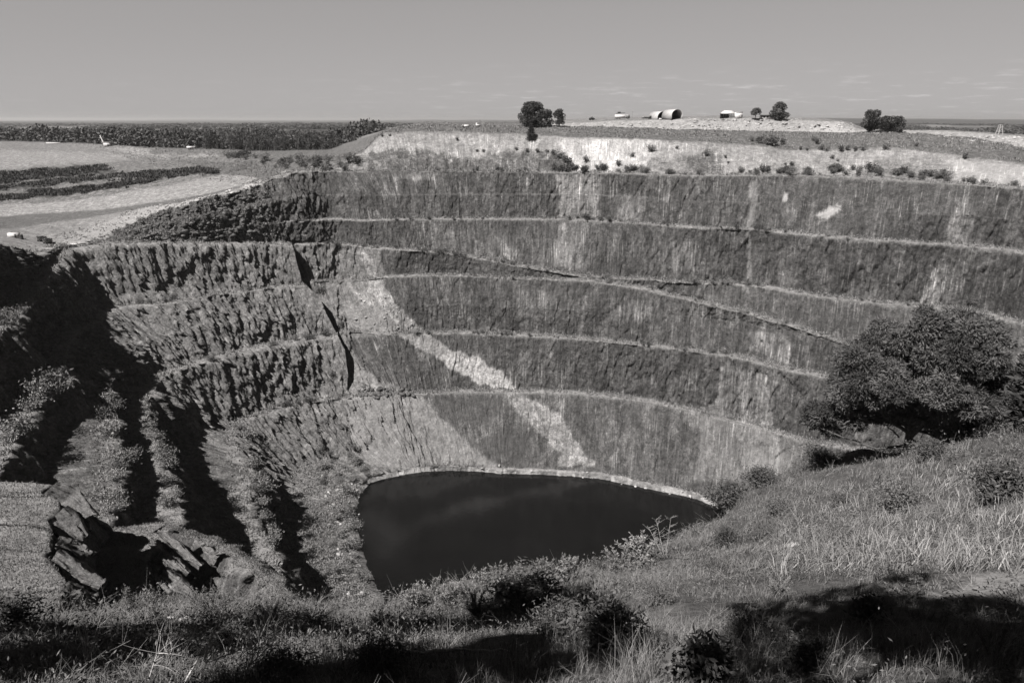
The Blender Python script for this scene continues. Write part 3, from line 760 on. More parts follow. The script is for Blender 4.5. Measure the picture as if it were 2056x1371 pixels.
spurA, GA = spur('rock_spur', [(108, 968, -77), (82, 984, -77), (112, 1003, -77.5), (119, 1018, -78), (84, 1040, -77), (100, 1060, -77.5), (108, 1074, -77.5), (105, 1100, -77), (87, 1126, -76.5),
                  (105, 1150, -76.3), (119, 1166, -76), (147, 1194, -76), (126, 1215, -75.5), (120, 1262, -75), (112, 1330, -74)], 75, 17, seed=11, cliff=(2.5, -.5))
spurB, GB = spur('rock_spur', [(366, 1048, -101), (340, 1056, -100.5), (308, 1064, -100), (322, 1082, -100.5), (316, 1104, -100), (300, 1125, -100), (312, 1140, -100), (306, 1155, -99.5), (303, 1182, -99), (312, 1215, -98), (310, 1260, -97)],
                   30, 14, seed=23, cliff=(3, -.5), rise=-3.0, back=18)
def ridge(name, pts, wtop, dl, dr_, n=120, seed=0):
    C = resample([at_z(*p) for p in pts], n)
    tng = np.gradient(C, axis=0); tng[:, 2] = 0; tng /= np.linalg.norm(tng, axis=1)[:, None]
    nrm = np.stack([-tng[:, 1], tng[:, 0], 0 * tng[:, 0]], 1)      # to the far right of the run
    s = np.linspace(0, 1, n)
    C[:, 2] += fbm(s * 18, 0 * s, oct=3, seed=seed) * 1.1
    wob = (fbm(s * 22, 0 * s + 3, oct=3, seed=seed + 1) * 1.6)[:, None]
    lines = [C - nrm * (wtop / 2 + dl * 0.55) + [0, 0, -dl], C - nrm * (wtop / 2 + wob), C, C + nrm * (wtop / 2 + wob), C + nrm * (wtop / 2 + dr_ * 0.55) + [0, 0, -dr_]]
    lines[1] = lines[1] + [0, 0, -0.5]
    lines[3] = lines[3] + [0, 0, -1.0]
    G, k = loft(lines, [22, 5, 5, 26], n)
    kk = np.broadcast_to(k[:, None], G.shape[:2]); ss = np.broadcast_to(s[None, :], G.shape[:2])
    f = (kk < 1) | (kk > 3)
    cs, ts, es = cells(ss * 11 - kk * 1.2, kk * 1.3, seed + 7)
    sl = cs * 2.2 + ts * 2.4 - 1.2 * np.clip(1 - es / 0.08, 0, 1) + fbm(ss * 70, kk * 8, oct=3, seed=seed + 8) * 0.5
    G = G + np.where(f, sl, 0)[..., None] * (nrm[None] * np.where(kk > 2, 1, -1)[..., None])
    G[..., 2] += fbm(G[..., 0] / 3, G[..., 1] / 3, oct=3, seed=seed + 9) * 0.6
    alb = np.where(f, 0.065, 0.14); mott = np.where(f, 0.5, 0.35)
    o = mesh_from(name, G.reshape(-1, 3), grid_faces(*G.shape[:2]), ground_m, attrs={'alb': alb.ravel(), 'strk': (f * 0.2).ravel(), 'mott': mott.ravel()},
                  uv=np.stack([(ss * 60).ravel(), (kk * 10).ravel()], 1), smooth=False)
    tag(o, kind='structure')
    return o, G
ridgeB, GR = ridge('rock_ridge', [(330, 1052, -100), (372, 1062, -101), (438, 1084, -103), (508, 1134, -106), (546, 1162, -108), (575, 1212, -111), (590, 1250, -113)], 4.0, 13, 42, seed=41)

# tilted slabs of layered rock standing out of the spurs' broken sides
def slab(up, lo, z0, z1, seed, n=26, m=14, dn=2.4):
    k = len(up)
    zs = np.linspace(z0, z0 + (z1 - z0) * 0.62, k)
    U = resample([at_z(x, y, z) for (x, y), z in zip(up, zs)], n)
    Lw = resample([at_z(x, y, z - dn) for (x, y), z in zip(lo, zs)], n)
    back = np.array([-1.6, 3.2, -2.6])
    G, kk = loft([U + back, U, Lw, Lw + back + [0, 0, -3]], [8, m, 8], n)
    s = np.linspace(0, 1, n)[None, :] + 0 * kk[:, None]; K = kk[:, None] + 0 * s
    # layers run down the dip
    lay = np.round(fbm(K * 5.5 + s * 0.6, s * 0.8, oct=2, seed=seed) * 4) / 4 * 0.9 + fbm(K * 14, s * 3, oct=3, seed=seed + 1) * 0.35 + cells(K * 3.5, s * 2.2, seed + 2)[0] * 0.4
    nrm = np.cross(np.gradient(G, axis=1), np.gradient(G, axis=0)); nrm /= np.linalg.norm(nrm, axis=2)[..., None] + 1e-9
    G = G - nrm * lay[..., None] * np.sign(nrm[..., 1:2]) + np.array([2.4, -2.0, 0.9])
    return G
SLABS = [([(105, 966), (147, 985), (182, 1030)], [(80, 988), (112, 1006), (166, 1034)], -77, -86), ([(119, 1016), (147, 1040), (163, 1072)], [(84, 1044), (110, 1070), (152, 1088)], -77.5, -86),
         ([(106, 1076), (142, 1089), (172, 1108)], [(102, 1100), (130, 1106), (160, 1114)], -77, -84), ([(104, 1102), (152, 1130), (194, 1166)], [(86, 1128), (116, 1157), (186, 1176)], -76.5, -85),
         ([(118, 1164), (150, 1178), (178, 1190)], [(125, 1190), (150, 1200), (172, 1206)], -76, -83),
         ([(307, 1061), (352, 1085), (394, 1130)], [(309, 1074), (340, 1107), (386, 1134)], -100, -108), ([(313, 1102), (342, 1118), (368, 1145)], [(311, 1119), (334, 1141), (362, 1153)], -100, -106),
         ([(318, 1138), (352, 1158), (378, 1184)], [(305, 1156), (330, 1186), (371, 1195)], -99.5, -106), ([(384, 1074), (404, 1094), (427, 1114)], [(383, 1083), (400, 1102), (422, 1121)], -103, -108)]
for i, (u_, l_, za, zb) in enumerate(SLABS):
    G = slab(u_, l_, za, zb, 600 + 7 * i, dn=1.3 if i < 5 else 1.0)
    al = np.full(G.shape[:2], 0.095)
    tag(mesh_from('rock_slab', G.reshape(-1, 3), grid_faces(*G.shape[:2]), ground_m, attrs={'alb': al.ravel(), 'strk': 0 * al.ravel(), 'mott': 0.6 + 0 * al.ravel()},
                  uv=np.stack([np.tile(np.arange(G.shape[1]) * .4, G.shape[0]), np.repeat(np.arange(G.shape[0]) * .4, G.shape[1])], 1), smooth=False), kind='structure')

# ------------------------------------------------------------------ the slope in the foreground
ctrl = []
def cp(px, py, Y):
    ctrl.append(at_y(px, py, Y))
EDGE = [(-500, 1262, 22), (-250, 1258, 24), (0, 1243, 26), (100, 1252, 27), (180, 1236, 29), (300, 1222, 31), (420, 1222, 31), (540, 1226, 32), (640, 1236, 33), (720, 1246, 33), (780, 1232, 35), (830, 1214, 37), (930, 1180, 41),
        (1050, 1158, 45), (1170, 1160, 47), (1240, 1146, 51), (1300, 1118, 57), (1440, 1052, 75), (1520, 975, 86), (1620, 930, 92), (1700, 914, 88), (1780, 908, 82),
        (1815, 905, 78), (1950, 892, 70), (2056, 872, 62), (2300, 850, 50), (2600, 850, 42)]
for e in EDGE: cp(*e)
for p in [(0, 1371, 10), (500, 1371, 10.5), (1000, 1371, 10.5), (1500, 1371, 10.5), (2056, 1371, 9.5), (0, 1300, 14), (500, 1300, 15), (1000, 1300, 15), (1500, 1300, 14.5), (2056, 1300, 13),
          (200, 1262, 23), (320, 1255, 25), (540, 1260, 24), (800, 1265, 22), (1100, 1235, 24), (1500, 1235, 20), (2056, 1240, 16.5), (700, 1300, 16),
          (1400, 1150, 42), (1600, 1100, 42), (1600, 1000, 64), (1800, 1000, 50), (2000, 1000, 42), (1800, 1100, 32), (2000, 1100, 27), (1500, 1180, 30), (1800, 1180, 22),
          (2056, 1170, 20), (1300, 1190, 31), (1760, 962, 60), (1050, 1200, 32), (850, 1240, 29)]: cp(*p)
for w in [(0, 0, -2.2), (0, 4.5, -5.0), (-15, 5, -8.0), (-12, -6, -6), (15, 4, -5.5), (12, -6, -4), (0, -8, -2), (-22, 12, -13), (22, 10, -7), (-30, 2, -12), (30, 0, -8), (-40, 14, -20), (36, 16, -9)]:
    ctrl.append(np.array(w, float))
ctrl = np.array(ctrl)
def tps_fit(P, lam=0.6):
    n = len(P); d = np.linalg.norm(P[:, None, :2] - P[None, :, :2], axis=2)
    K = np.where(d > 0, d * d * np.log(d + 1e-9), 0) + lam * np.eye(n)
    Q = np.concatenate([np.ones((n, 1)), P[:, :2]], 1)
    A = np.block([[K, Q], [Q.T, np.zeros((3, 3))]])
    return np.linalg.solve(A, np.concatenate([P[:, 2], np.zeros(3)]))
tw = tps_fit(ctrl)
def tps(x, y):
    sh = np.shape(x); x = np.ravel(x); y = np.ravel(y)
    out = np.zeros(len(x))
    for i in range(0, len(x), 20000):
        xs, ys = x[i:i + 20000], y[i:i + 20000]
        d = np.hypot(xs[:, None] - ctrl[None, :, 0], ys[:, None] - ctrl[None, :, 1])
        K = d * d * np.log(d + 1e-9)
        out[i:i + 20000] = K @ tw[:-3] + tw[-3] + tw[-2] * xs + tw[-1] * ys
    return out.reshape(sh)
OC = np.array([0.0, -10.0])         # the grid fans out from behind the viewer
edgeP = np.array([at_y(*e) for e in EDGE])
eaz = np.arctan2(edgeP[:, 0] - OC[0], edgeP[:, 1] - OC[1]); erd = np.hypot(edgeP[:, 0] - OC[0], edgeP[:, 1] - OC[1])
o_ = np.argsort(eaz); eaz = eaz[o_]; erd = erd[o_]
def edge_r(az):
    return np.interp(az, np.concatenate([[-1.9], eaz, [1.9]]), np.concatenate([[32], erd, [45]]))
def ground_z(x, y, rough=True):
    """height of the foreground slope"""
    x = np.asarray(x, float); y = np.asarray(y, float)
    az = np.arctan2(x - OC[0], y - OC[1]); rd = np.hypot(x - OC[0], y - OC[1])
    er = edge_r(az) + fbm(az * 18, az * 0, oct=3, seed=300) * 1.5
    k = np.minimum(rd, er) / np.maximum(rd, 1e-6)
    xi = OC[0] + (x - OC[0]) * k; yi = OC[1] + (y - OC[1]) * k
    z = tps(xi, yi)
    over = np.maximum(rd - er, 0)
    z = z - (over * 0.35 + 0.75 * over * over / (over + 5.0))
    if rough:
        z = z + fbm(x / 3.2, y / 3.2, oct=4, seed=310) * 0.42 * np.clip(rd / 25, 0.3, 1.3) + fbm(x / 11, y / 11, oct=2, seed=315) * 0.5 * np.clip(rd / 40, 0.2, 1.4)
    return z
NAZ, NRD = 760, 330
az_ = np.radians(np.linspace(-100, 100, NAZ))
tt = np.linspace(0, 1, NRD)
AZ = np.broadcast_to(az_[None, :], (NRD, NAZ))
ER = edge_r(az_)[None, :]
u_ = np.where(tt < 0.78, (tt / 0.78) ** 1.25, 0)[:, None]
RG = np.where(tt[:, None] < 0.78, 4.0 + (ER - 4.0) * u_, ER + 170 * ((tt[:, None] - 0.78) / 0.22) ** 2.2)
GXx = OC[0] + RG * np.sin(AZ); GYy = OC[1] + RG * np.cos(AZ)
GZz = np.maximum(ground_z(GXx, GYy), -186)
gP = np.stack([GXx, GYy, GZz], -1).reshape(-1, 3)
gpx, gpy = project(gP)
galb = np.full(len(gP), 0.075); gm = np.full(len(gP), 0.35)
gwx = gpx + fbm(gP[:, 0] / 2.0, gP[:, 1] / 2.0, oct=3, seed=401) * 40; gwy = gpy + fbm(gP[:, 0] / 2.0, gP[:, 1] / 2.0, oct=3, seed=402) * 26
def gpaint(poly, a, m=0.3):
    s = in_poly(gwx, gwy, poly) & (gP[:, 1] > 5)
    galb[s] = a; gm[s] = m
gpaint([(1270, 1150), (1330, 1095), (1440, 1040), (1420, 1080), (1340, 1140), (1290, 1180)], 0.12)
gpaint([(1260, 1190), (1420, 1100), (1440, 1130), (1300, 1260)], 0.10)
gpaint([(1870, 1195), (1960, 1160), (2056, 1135), (2100, 1150), (2056, 1175), (1960, 1200)], 0.17, 0.2)
gpaint([(600, 1262), (720, 1238), (740, 1255), (640, 1285)], 0.14, 0.3)
gpaint([(130, 1262), (420, 1268), (520, 1275), (500, 1292), (150, 1285)], 0.12, 0.3)
gpaint([(1630, 925), (1790, 907), (1800, 915), (1640, 940)], 0.11, 0.3)
gpaint([(1530, 1010), (1600, 1000), (1590, 1030), (1540, 1040)], 0.10, 0.3)
ground = mesh_from('ground', gP, grid_faces(NRD, NAZ)[:, ::-1], ground_m, attrs={'alb': galb, 'strk': 0 * galb, 'mott': gm}, uv=gP[:, :2])
tag(ground, kind='structure')

# ------------------------------------------------------------------ plants: builders
def plant_mat(name, v, var=0.35, scale=1.2, trans=0.0):
    m, t, b = new_mat(name)
    L = t.links.new
    tone = N(t, 'ShaderNodeAttribute', attribute_name='tone')
    oi = N(t, 'ShaderNodeObjectInfo')
    mr = N(t, 'ShaderNodeMapRange', ins={'To Min': 0.82, 'To Max': 1.18}); L(oi.outputs['Random'], mr.inputs[0])
    mu = N(t, 'ShaderNodeMath', operation='MULTIPLY'); L(tone.outputs['Fac'], mu.inputs[0]); L(mr.outputs[0], mu.inputs[1])
    cc = N(t, 'ShaderNodeCombineColor')
    for i, k in enumerate((1.0, 0.965, 0.95)):
        mm = N(t, 'ShaderNodeMath', operation='MULTIPLY', ins={1: k * v}); L(mu.outputs[0], mm.inputs[0]); L(mm.outputs[0], cc.inputs[i])
    L(cc.outputs[0], b.inputs['Base Color'])
    b.inputs['Roughness'].default_value = 0.7
    b.inputs['Specular IOR Level'].default_value = 0.2
    return m
M_LEAF = plant_mat('leaf_dark', 0.05)
M_LEAF2 = plant_mat('leaf_olive', 0.075)
M_PALE = plant_mat('leaf_pale', 0.15)
M_NEEDLE = plant_mat('needle_dark', 0.035)
M_GRASS = plant_mat('dry_grass', 0.125)
M_STRAW = plant_mat('straw', 0.16)
M_FOREST = plant_mat('forest_leaf', 0.045)
M_BARK = gray_mat('bark', 0.07, 0.9, 0.4, 4.0)
M_PBARK = gray_mat('pale_bark', 0.2, 0.9, 0.35, 4.0)
M_DEAD = gray_mat('dead_wood', 0.3, 0.9, 0.35, 6.0)

class MB:
    """collects leaves and tubes into one mesh"""
    def __init__(s): s.v = []; s.q = []; s.t = []; s.tone = []; s.n = 0
    def add(s, v, q=None, t=None, tone=1.0):
        v = np.asarray(v, float)
        if q is not None and len(q): s.q.append(np.asarray(q) + s.n)
        if t is not None and len(t): s.t.append(np.asarray(t) + s.n)
        s.v.append(v); s.tone.append(np.broadcast_to(np.asarray(tone, float), (len(v),))); s.n += len(v)
    def leaves(s, P, L, Wd, rg, up=0.2, D=None, tone=None, spread=0.3):
        P = np.asarray(P, float); n = len(P)
        if D is None:
            D = rg.normal(size=(n, 3)); D[:, 2] = D[:, 2] * 0.7 + up
        else:
            D = D + rg.normal(size=(n, 3)) * spread
        D /= np.linalg.norm(D, axis=1)[:, None] + 1e-9
        A = rg.normal(size=(n, 3)); Sd = np.cross(D, A); Sd /= np.linalg.norm(Sd, axis=1)[:, None] + 1e-9
        L = np.broadcast_to(L, (n,))[:, None] * rg.uniform(0.7, 1.3, (n, 1)); Wd = np.broadcast_to(Wd, (n,))[:, None]
        v = np.stack([P, P + D * L * 0.45 + Sd * Wd * 0.5, P + D * L, P + D * L * 0.45 - Sd * Wd * 0.5], 1).reshape(-1, 3)
        q = np.arange(n * 4).reshape(n, 4)
        if tone is None: tone = rg.uniform(0.6, 1.4, n)
        s.add(v, q, tone=np.repeat(tone, 4))
    def tube(s, pts, rad, k=6, tone=1.0):
        pts = np.asarray(pts, float); rad = np.broadcast_to(np.asarray(rad, float), (len(pts),))
        tg = np.gradient(pts, axis=0); tg /= np.linalg.norm(tg, axis=1)[:, None] + 1e-9
        a = np.cross(tg, np.array([0.31, 0.87, 0.12])); a /= np.linalg.norm(a, axis=1)[:, None] + 1e-9
        b = np.cross(tg, a)
        th = np.linspace(0, 2 * np.pi, k, endpoint=False)
        ring = pts[:, None] + rad[:, None, None] * (a[:, None] * np.cos(th)[None, :, None] + b[:, None] * np.sin(th)[None, :, None])
        n = len(pts); i = np.arange(n - 1)[:, None] * k; j = np.arange(k)[None]; j2 = (j + 1) % k
        q = np.stack([i + j, i + j2, i + k + j2, i + k + j], -1).reshape(-1, 4)
        s.add(ring.reshape(-1, 3), q, tone=tone)
    def box(s, c, d, rz=0.0, tone=1.0):
        x, y, z = [q * 0.5 for q in d]
        v = np.array([[a * x, b * y, e * z] for e in (-1, 1) for a, b in ((-1, -1), (1, -1), (1, 1), (-1, 1))])
        ca, sa = math.cos(rz), math.sin(rz)
        v = np.stack([v[:, 0] * ca - v[:, 1] * sa, v[:, 0] * sa + v[:, 1] * ca, v[:, 2]], 1) + np.asarray(c)
        s.add(v, [[0, 3, 2, 1], [4, 5, 6, 7], [0, 1, 5, 4], [1, 2, 6, 5], [2, 3, 7, 6], [3, 0, 4, 7]], tone=tone)
    def build(s, name, mat, parent=None, smooth=False):
        return mesh_from(name, np.concatenate(s.v), [np.concatenate(s.q)] + ([np.concatenate(s.t)] if s.t else []) if s.q else np.concatenate(s.t), mat,
                         attrs={'tone': np.concatenate(s.tone)}, smooth=smooth, parent=parent)

def bez(p0, p1, p2, n=8):
    t = np.linspace(0, 1, n)[:, None]
    return (1 - t) ** 2 * np.asarray(p0, float) + 2 * t * (1 - t) * np.asarray(p1, float) + t * t * np.asarray(p2, float)

def crown_points(rg, blobs, per):
    """leaf positions in the shells of overlapping clumps: uneven outline, gaps between"""
    P, T, Dn = [], [], []
    for (c, r, sq) in blobs:
        n = int(per * r * r)
        d = rg.normal(size=(n, 3)); d /= np.linalg.norm(d, axis=1)[:, None]
        rr = r * rg.uniform(0.45, 1.05, n) ** 0.6
        P.append(np.asarray(c) + d * rr[:, None] * np.array([1, 1, sq])); Dn.append(d)
        T.append(rg.uniform(0.55, 1.45) * rg.uniform(0.75, 1.25, n))
    return np.concatenate(P), np.concatenate(T), np.concatenate(Dn)

def make_tree(name, seed, h, w, trunk_h, leaf=(0.5, 0.3), nb=22, per=60, mat=None, bark=None, shape='round', depth=None, link=True):
    rg = np.random.default_rng(seed)
    root = empty(name, (0, 0, 0))
    tr = MB(); tr.tube(bez((0, 0, -0.4), (rg.normal() * .15, rg.normal() * .15, trunk_h * .6), (rg.normal() * .03 * h, rg.normal() * .03 * h, h * 0.6), 8), np.linspace(0.035 * h, 0.012 * h, 8), 7)
    blobs = []
    for k in range(nb):
        a = rg.uniform(0, 2 * np.pi); f = rg.uniform(0, 1) ** 0.6
        z = rg.uniform(trunk_h, h)
        u = (z - trunk_h) / max(h - trunk_h, .1)
        if shape == 'round': prof = math.sin(math.pi * min(0.12 + 0.82 * u, 1)) ** 0.6
        elif shape == 'cone': prof = max(1.05 - u, 0.05)
        elif shape == 'umbrella': prof = (1 - u * u * 0.75) if u > 0.25 else 0.75
        else: prof = 0.75 + 0.25 * math.sin(6 * u)
        r = w * 0.5 * prof
        br = w * rg.uniform(0.11, 0.2) * (0.8 if shape == 'cone' else 1)
        rad = max(r - br * 0.7, 0) * f
        c = (rad * math.cos(a), rad * math.sin(a), min(z, h - br * 0.7))
        blobs.append((c, br, 0.75))
        if k % 3 == 0:
            tr.tube(bez((0, 0, trunk_h * rg.uniform(0.6, 1.0)), (c[0] * .4, c[1] * .4, c[2] * .7), c, 5), np.linspace(0.014 * h, 0.004 * h, 5), 5)
    tr.build('trunk', bark or M_BARK, root)
    P, T, Dn = crown_points(rg, blobs, per)
    cr = MB(); cr.leaves(P, leaf[0], leaf[1], rg, D=Dn * 0.8 + np.array([0, 0, 0.1]), tone=T, spread=0.7)
    cr.build('crown', mat or M_LEAF, root)
    return root

def make_conifer(name, seed, h, w, mat=None, dens=1.0):
    rg = np.random.default_rng(seed); root = empty(name, (0, 0, 0))
    tr = MB(); tr.tube([(0, 0, -.3), (0.02, 0, h * .5), (0, 0, h)], [0.03 * h, 0.018 * h, 0.004 * h], 6)
    cr = MB()
    z = 0.06 * h
    while z < h * 0.98:
        u = z / h; R = w * 0.5 * (1 - u) ** 0.75 * rg.uniform(0.8, 1.12) + 0.02 * h
        nb = max(4, int(9 * (1 - u) + 4))
        a0 = rg.uniform(0, 6.28)
        for k in range(nb):
            a = a0 + k * 6.283 / nb + rg.normal() * .15; R2 = R * rg.uniform(0.7, 1.1)
            tip = np.array([R2 * math.cos(a), R2 * math.sin(a), z + R2 * rg.uniform(-.1, 0.35)])
            pts = bez((0, 0, z), tip * [0.5, 0.5, 1] + [0, 0, -0.03 * h - z * 0], tip, 5)
            tr.tube(pts, np.linspace(0.006 * h, 0.002 * h, 5), 4)
            n = int(26 * dens)
            t = rg.uniform(0.15, 1, n)
            P = np.array([0, 0, z]) * (1 - t[:, None]) + tip * t[:, None] + rg.normal(size=(n, 3)) * 0.02 * h
            cr.leaves(P, 0.06 * h, 0.018 * h, rg, D=np.tile((tip - [0, 0, z]) / (R2 + 1e-6), (n, 1)) + [0, 0, 0.35], spread=0.55)
        z += h * rg.uniform(0.05, 0.075)
    tr.build('trunk', M_BARK, root); cr.build('crown', mat or M_NEEDLE, root)
    return root

def make_shrub(name, seed, h, w, leaf=(0.12, 0.05), stems=12, per=60, mat=None, style='leafy', bark=None, parts=True):
    """a shrub: bundle of stems from one foot with foliage along them"""
    rg = np.random.default_rng(seed)
    st = MB(); fo = MB()
    for k in range(stems):
        a = rg.uniform(0, 6.28); rr = w * 0.5 * math.sqrt(rg.uniform(0.02, 1)); z = h * rg.uniform(0.6, 1.0) * (1 - 0.35 * (2 * rr / w) ** 2)
        tip = np.array([rr * math.cos(a), rr * math.sin(a), z])
        pts = bez((rg.normal() * .03 * w, rg.normal() * .03 * w, -0.05 * h), (tip[0] * .35, tip[1] * .35, z * .7), tip, 6)
        st.tube(pts, np.linspace(0.012 * h, 0.004 * h, 6), 4)
        n = per
        if style == 'leafy':
            t = rg.uniform(0.3, 1.0, n); P = np.stack([np.interp(t, np.linspace(0, 1, 6), pts[:, i]) for i in range(3)], 1)
            P += rg.normal(size=(n, 3)) * np.array([.11 * w, .11 * w, .09 * h])
            P[:, 2] = np.maximum(P[:, 2], 0.03 * h)
            fo.leaves(P, leaf[0], leaf[1], rg, up=0.35, tone=rg.uniform(.6, 1.4) * rg.uniform(.8, 1.2, n))
        else:                                                    # feathery: leaflets close round every upright stem
            t = rg.uniform(0.12, 1.0, n); P = np.stack([np.interp(t, np.linspace(0, 1, 6), pts[:, i]) for i in range(3)], 1)
            D = np.tile(tip / np.linalg.norm(tip), (n, 1)) * 0.7
            fo.leaves(P, leaf[0] * (1.15 - 0.6 * t), leaf[1], rg, D=D, spread=0.6, tone=rg.uniform(.7, 1.3) * rg.uniform(.85, 1.15, n))
    if not parts:
        st.n and fo.add(np.concatenate(st.v), np.concatenate(st.q), tone=0.6)
        return fo.build(name, mat or M_LEAF)
    root = empty(name, (0, 0, 0))
    st.build('stem', bark or M_BARK, root); fo.build('foliage', mat or M_LEAF, root)
    return root

# ------------------------------------------------------------------ where a pixel meets the land
allP = np.concatenate([PITP.reshape(-1, 3), gP, GA.reshape(-1, 3), GB.reshape(-1, 3), GR.reshape(-1, 3)])
allpx, allpy = project(allP)
alld = np.linalg.norm(allP, axis=1)
_front = allP[:, 1] > 3
_bins = {}
_key = (np.floor(allpx / 16).astype(int) + 10000 * np.floor(allpy / 16).astype(int))
_ok = np.where(_front & (allpx > -200) & (allpx < 2300) & (allpy > 200) & (allpy < 1500))[0]
_ord = _ok[np.argsort(_key[_ok], kind='stable')]
_ks, _st = np.unique(_key[_ord], return_index=True)
_st = np.append(_st, len(_ord))
_map = {int(k): (int(_st[i]), int(_st[i + 1])) for i, k in enumerate(_ks)}
def land(px, py, rad=5.0):
    """nearest visible land point under a pixel"""
    kx, ky = int(px // 16), int(py // 16)
    idx = [_ord[_map[k][0]:_map[k][1]] for k in (kx + dx + 10000 * (ky + dy_) for dx in (-1, 0, 1) for dy_ in (-1, 0, 1)) if k in _map]
    if not idx: return None
    idx = np.concatenate(idx)
    d2 = np.hypot(allpx[idx] - px, allpy[idx] - py)
    r = rad
    while r < 16:
        s = idx[d2 < r]
        if len(s):
            k = s[np.argmin(alld[s])]
            return allP[k].copy()
        r *= 1.6
    return None
def m_per_px(P):
    return (P[1] * CP - P[2] * SP) / F_PX
def put(proto, P, s=1.0, rz=None, label=None, first=None, group=None, cat=None, sz=None):
    o = copy_tree(proto)
    o.location = P; o.scale = (s, s, s if sz is None else sz); o.rotation_euler = (0, 0, random.uniform(0, 6.28) if rz is None else rz)
    tag(o, label, cat, group)
    return o
PROTO = []
def drop(root):
    for c in list(root.children): bpy.data.objects.remove(c)
    bpy.data.objects.remove(root)

# ------------------------------------------------------------------ forest on the plain
def low_tree_arrays(seed, n=70):
    rg = np.random.default_rng(seed)
    blobs = [((rg.normal() * .22, rg.normal() * .22, rg.uniform(.22, .85)), rg.uniform(.15, .27), .8) for _ in range(6)]
    P, T, Dn = crown_points(rg, blobs, n / 6 / 0.045)
    m = MB(); m.leaves(P, .2, .15, rg, D=Dn, tone=T, spread=.5)
    m.tube([(0, 0, 0), (0, 0, .6)], [.02, .012], 3, tone=1.0)
    return np.concatenate(m.v), np.concatenate(m.q), np.concatenate(m.tone)
variants = [low_tree_arrays(500 + i, 60) for i in range(4)]
# plain height at any point, from the same rows as the terrain
_px, _py = project(allP)
def plain_lookup(n, az_lo, az_hi, r_lo, r_hi, rg):
    """random points on the outer rows of the terrain"""
    rows = np.where(outk >= 8)[0]
    az = rg.uniform(az_lo, az_hi, n); rd = np.exp(rg.uniform(np.log(r_lo), np.log(r_hi), n))
    x = np.sin(az) * rd; y = np.cos(az) * rd
    return x, y
_or = np.where(outk >= 7)[0]
def plain_z(x, y):
    ph, r = to_polar(np.stack([x, y, 0 * x], 1))
    j = np.clip(np.searchsorted(PHD, ph), 0, NPHI - 1)
    z = np.zeros(len(x))
    for i in range(len(x)):
        z[i] = np.interp(r[i], RD[_or, j[i]], ZD[_or, j[i]])
    return z
rgF = np.random.default_rng(99)
FV, FQ, FT = [], [], []; fn = 0
def clearing(x, y):
    return vn(x / 420 + 3.3, y / 900, None, 601) + 0.5 * vn(x / 160, y / 300, None, 602)
def edge_Y(px):      # where the trees begin
    return np.interp(px, [-300, 0, 150, 300, 450, 560, 640, 740, 800], [930, 905, 860, 770, 715, 715, 740, 790, 1100])
cands = []
for (n, r0, r1, amin, amax) in [(5200, 720, 1500, -.72, -.16), (4200, 1500, 3500, -.72, .05), (2600, 3500, 9000, -.72, .05), (900, 1900, 4000, .2, .68), (900, 4000, 9000, .2, .68)]:
    x, y = plain_lookup(n, amin, amax, r0, r1, rgF)
    px_ = CX + F_PX * x / (y * CP + 40 * SP)
    keep = (y > edge_Y(px_)) | (px_ > 800)
    keep &= (clearing(x, y) < 0.12) | (y < edge_Y(px_) + 70)
    cands.append(np.stack([x[keep], y[keep]], 1))
cands = np.concatenate(cands)
_cz = -40 + 0 * cands[:, 0]
_cx, _cy = project(np.stack([cands[:, 0], cands[:, 1], _cz], 1))
open_ = np.zeros(len(cands), bool)
for (xa, ya, xb, yb) in [(395, 270, 500, 287), (560, 262, 690, 271), (600, 283, 690, 300), (150, 262, 330, 272), (20, 256, 110, 262), (1850, 250, 1990, 255)]:
    open_ |= (_cx + vn(cands[:, 0] / 60, cands[:, 1] / 60) * 20 > xa) & (_cx < xb) & (_cy > ya) & (_cy < yb)
cands = cands[~open_]
fz = plain_z(cands[:, 0], cands[:, 1])
rd_ = np.hypot(cands[:, 0], cands[:, 1])
order = np.argsort(rd_)
nearN = 110
tree_kinds = [make_tree('forest_tree', 700 + i, 1.0, [0.62, .75, .55, .68][i], 0.1, (0.07, 0.05), 22, 800, M_FOREST, M_BARK, 'round' if i != 2 else 'tall') for i in range(4)]
tk_label = ['rounded dark gum tree in the front row of the forest behind the pale plateau', 'broad spreading gum tree in the front row of the forest behind the pale plateau',
            'tall narrow gum tree in the front row of the forest behind the pale plateau', 'full crowned gum tree in the front row of the forest behind the pale plateau']
front = [i for i in order if cands[i, 0] < 0][:nearN]
fset = set(front)
for n_, i in enumerate(front):
    k = n_ % 4
    h = rgF.uniform(8, 21)
    put(tree_kinds[k], (cands[i, 0], cands[i, 1], fz[i] - .3), h, label=tk_label[k], group='%s of the forest edge' % ['rounded trees', 'broad trees', 'narrow trees', 'full trees'][k], cat='tree')
for t in tree_kinds: drop(t)
for i in range(len(cands)):
    if i in fset: continue
    v, q, t = variants[i % 4]
    far_ = np.clip((rd_[i] - 1200) / 3000, 0, 2.5)
    h = rgF.uniform(6, 19) * (1 + 0.12 * far_); w = h * (1 + 2.6 * far_)
    a = rgF.uniform(0, 6.28); ca, sa = math.cos(a), math.sin(a)
    P = np.stack([(v[:, 0] * ca - v[:, 1] * sa) * w + cands[i, 0], (v[:, 0] * sa + v[:, 1] * ca) * w + cands[i, 1], v[:, 2] * h + fz[i] - 0.5 - 0.2 * h * min(far_, 1)], 1)
    FV.append(P); FQ.append(q + fn); FT.append(t * rgF.uniform(.75, 1.25)); fn += len(v)
forest = mesh_from('forest', np.concatenate(FV), np.concatenate(FQ), M_FOREST, attrs={'tone': np.concatenate(FT)}, smooth=False)
tag(forest, 'dark eucalypt forest spreading over the plain to the horizon', 'forest', kind='stuff')

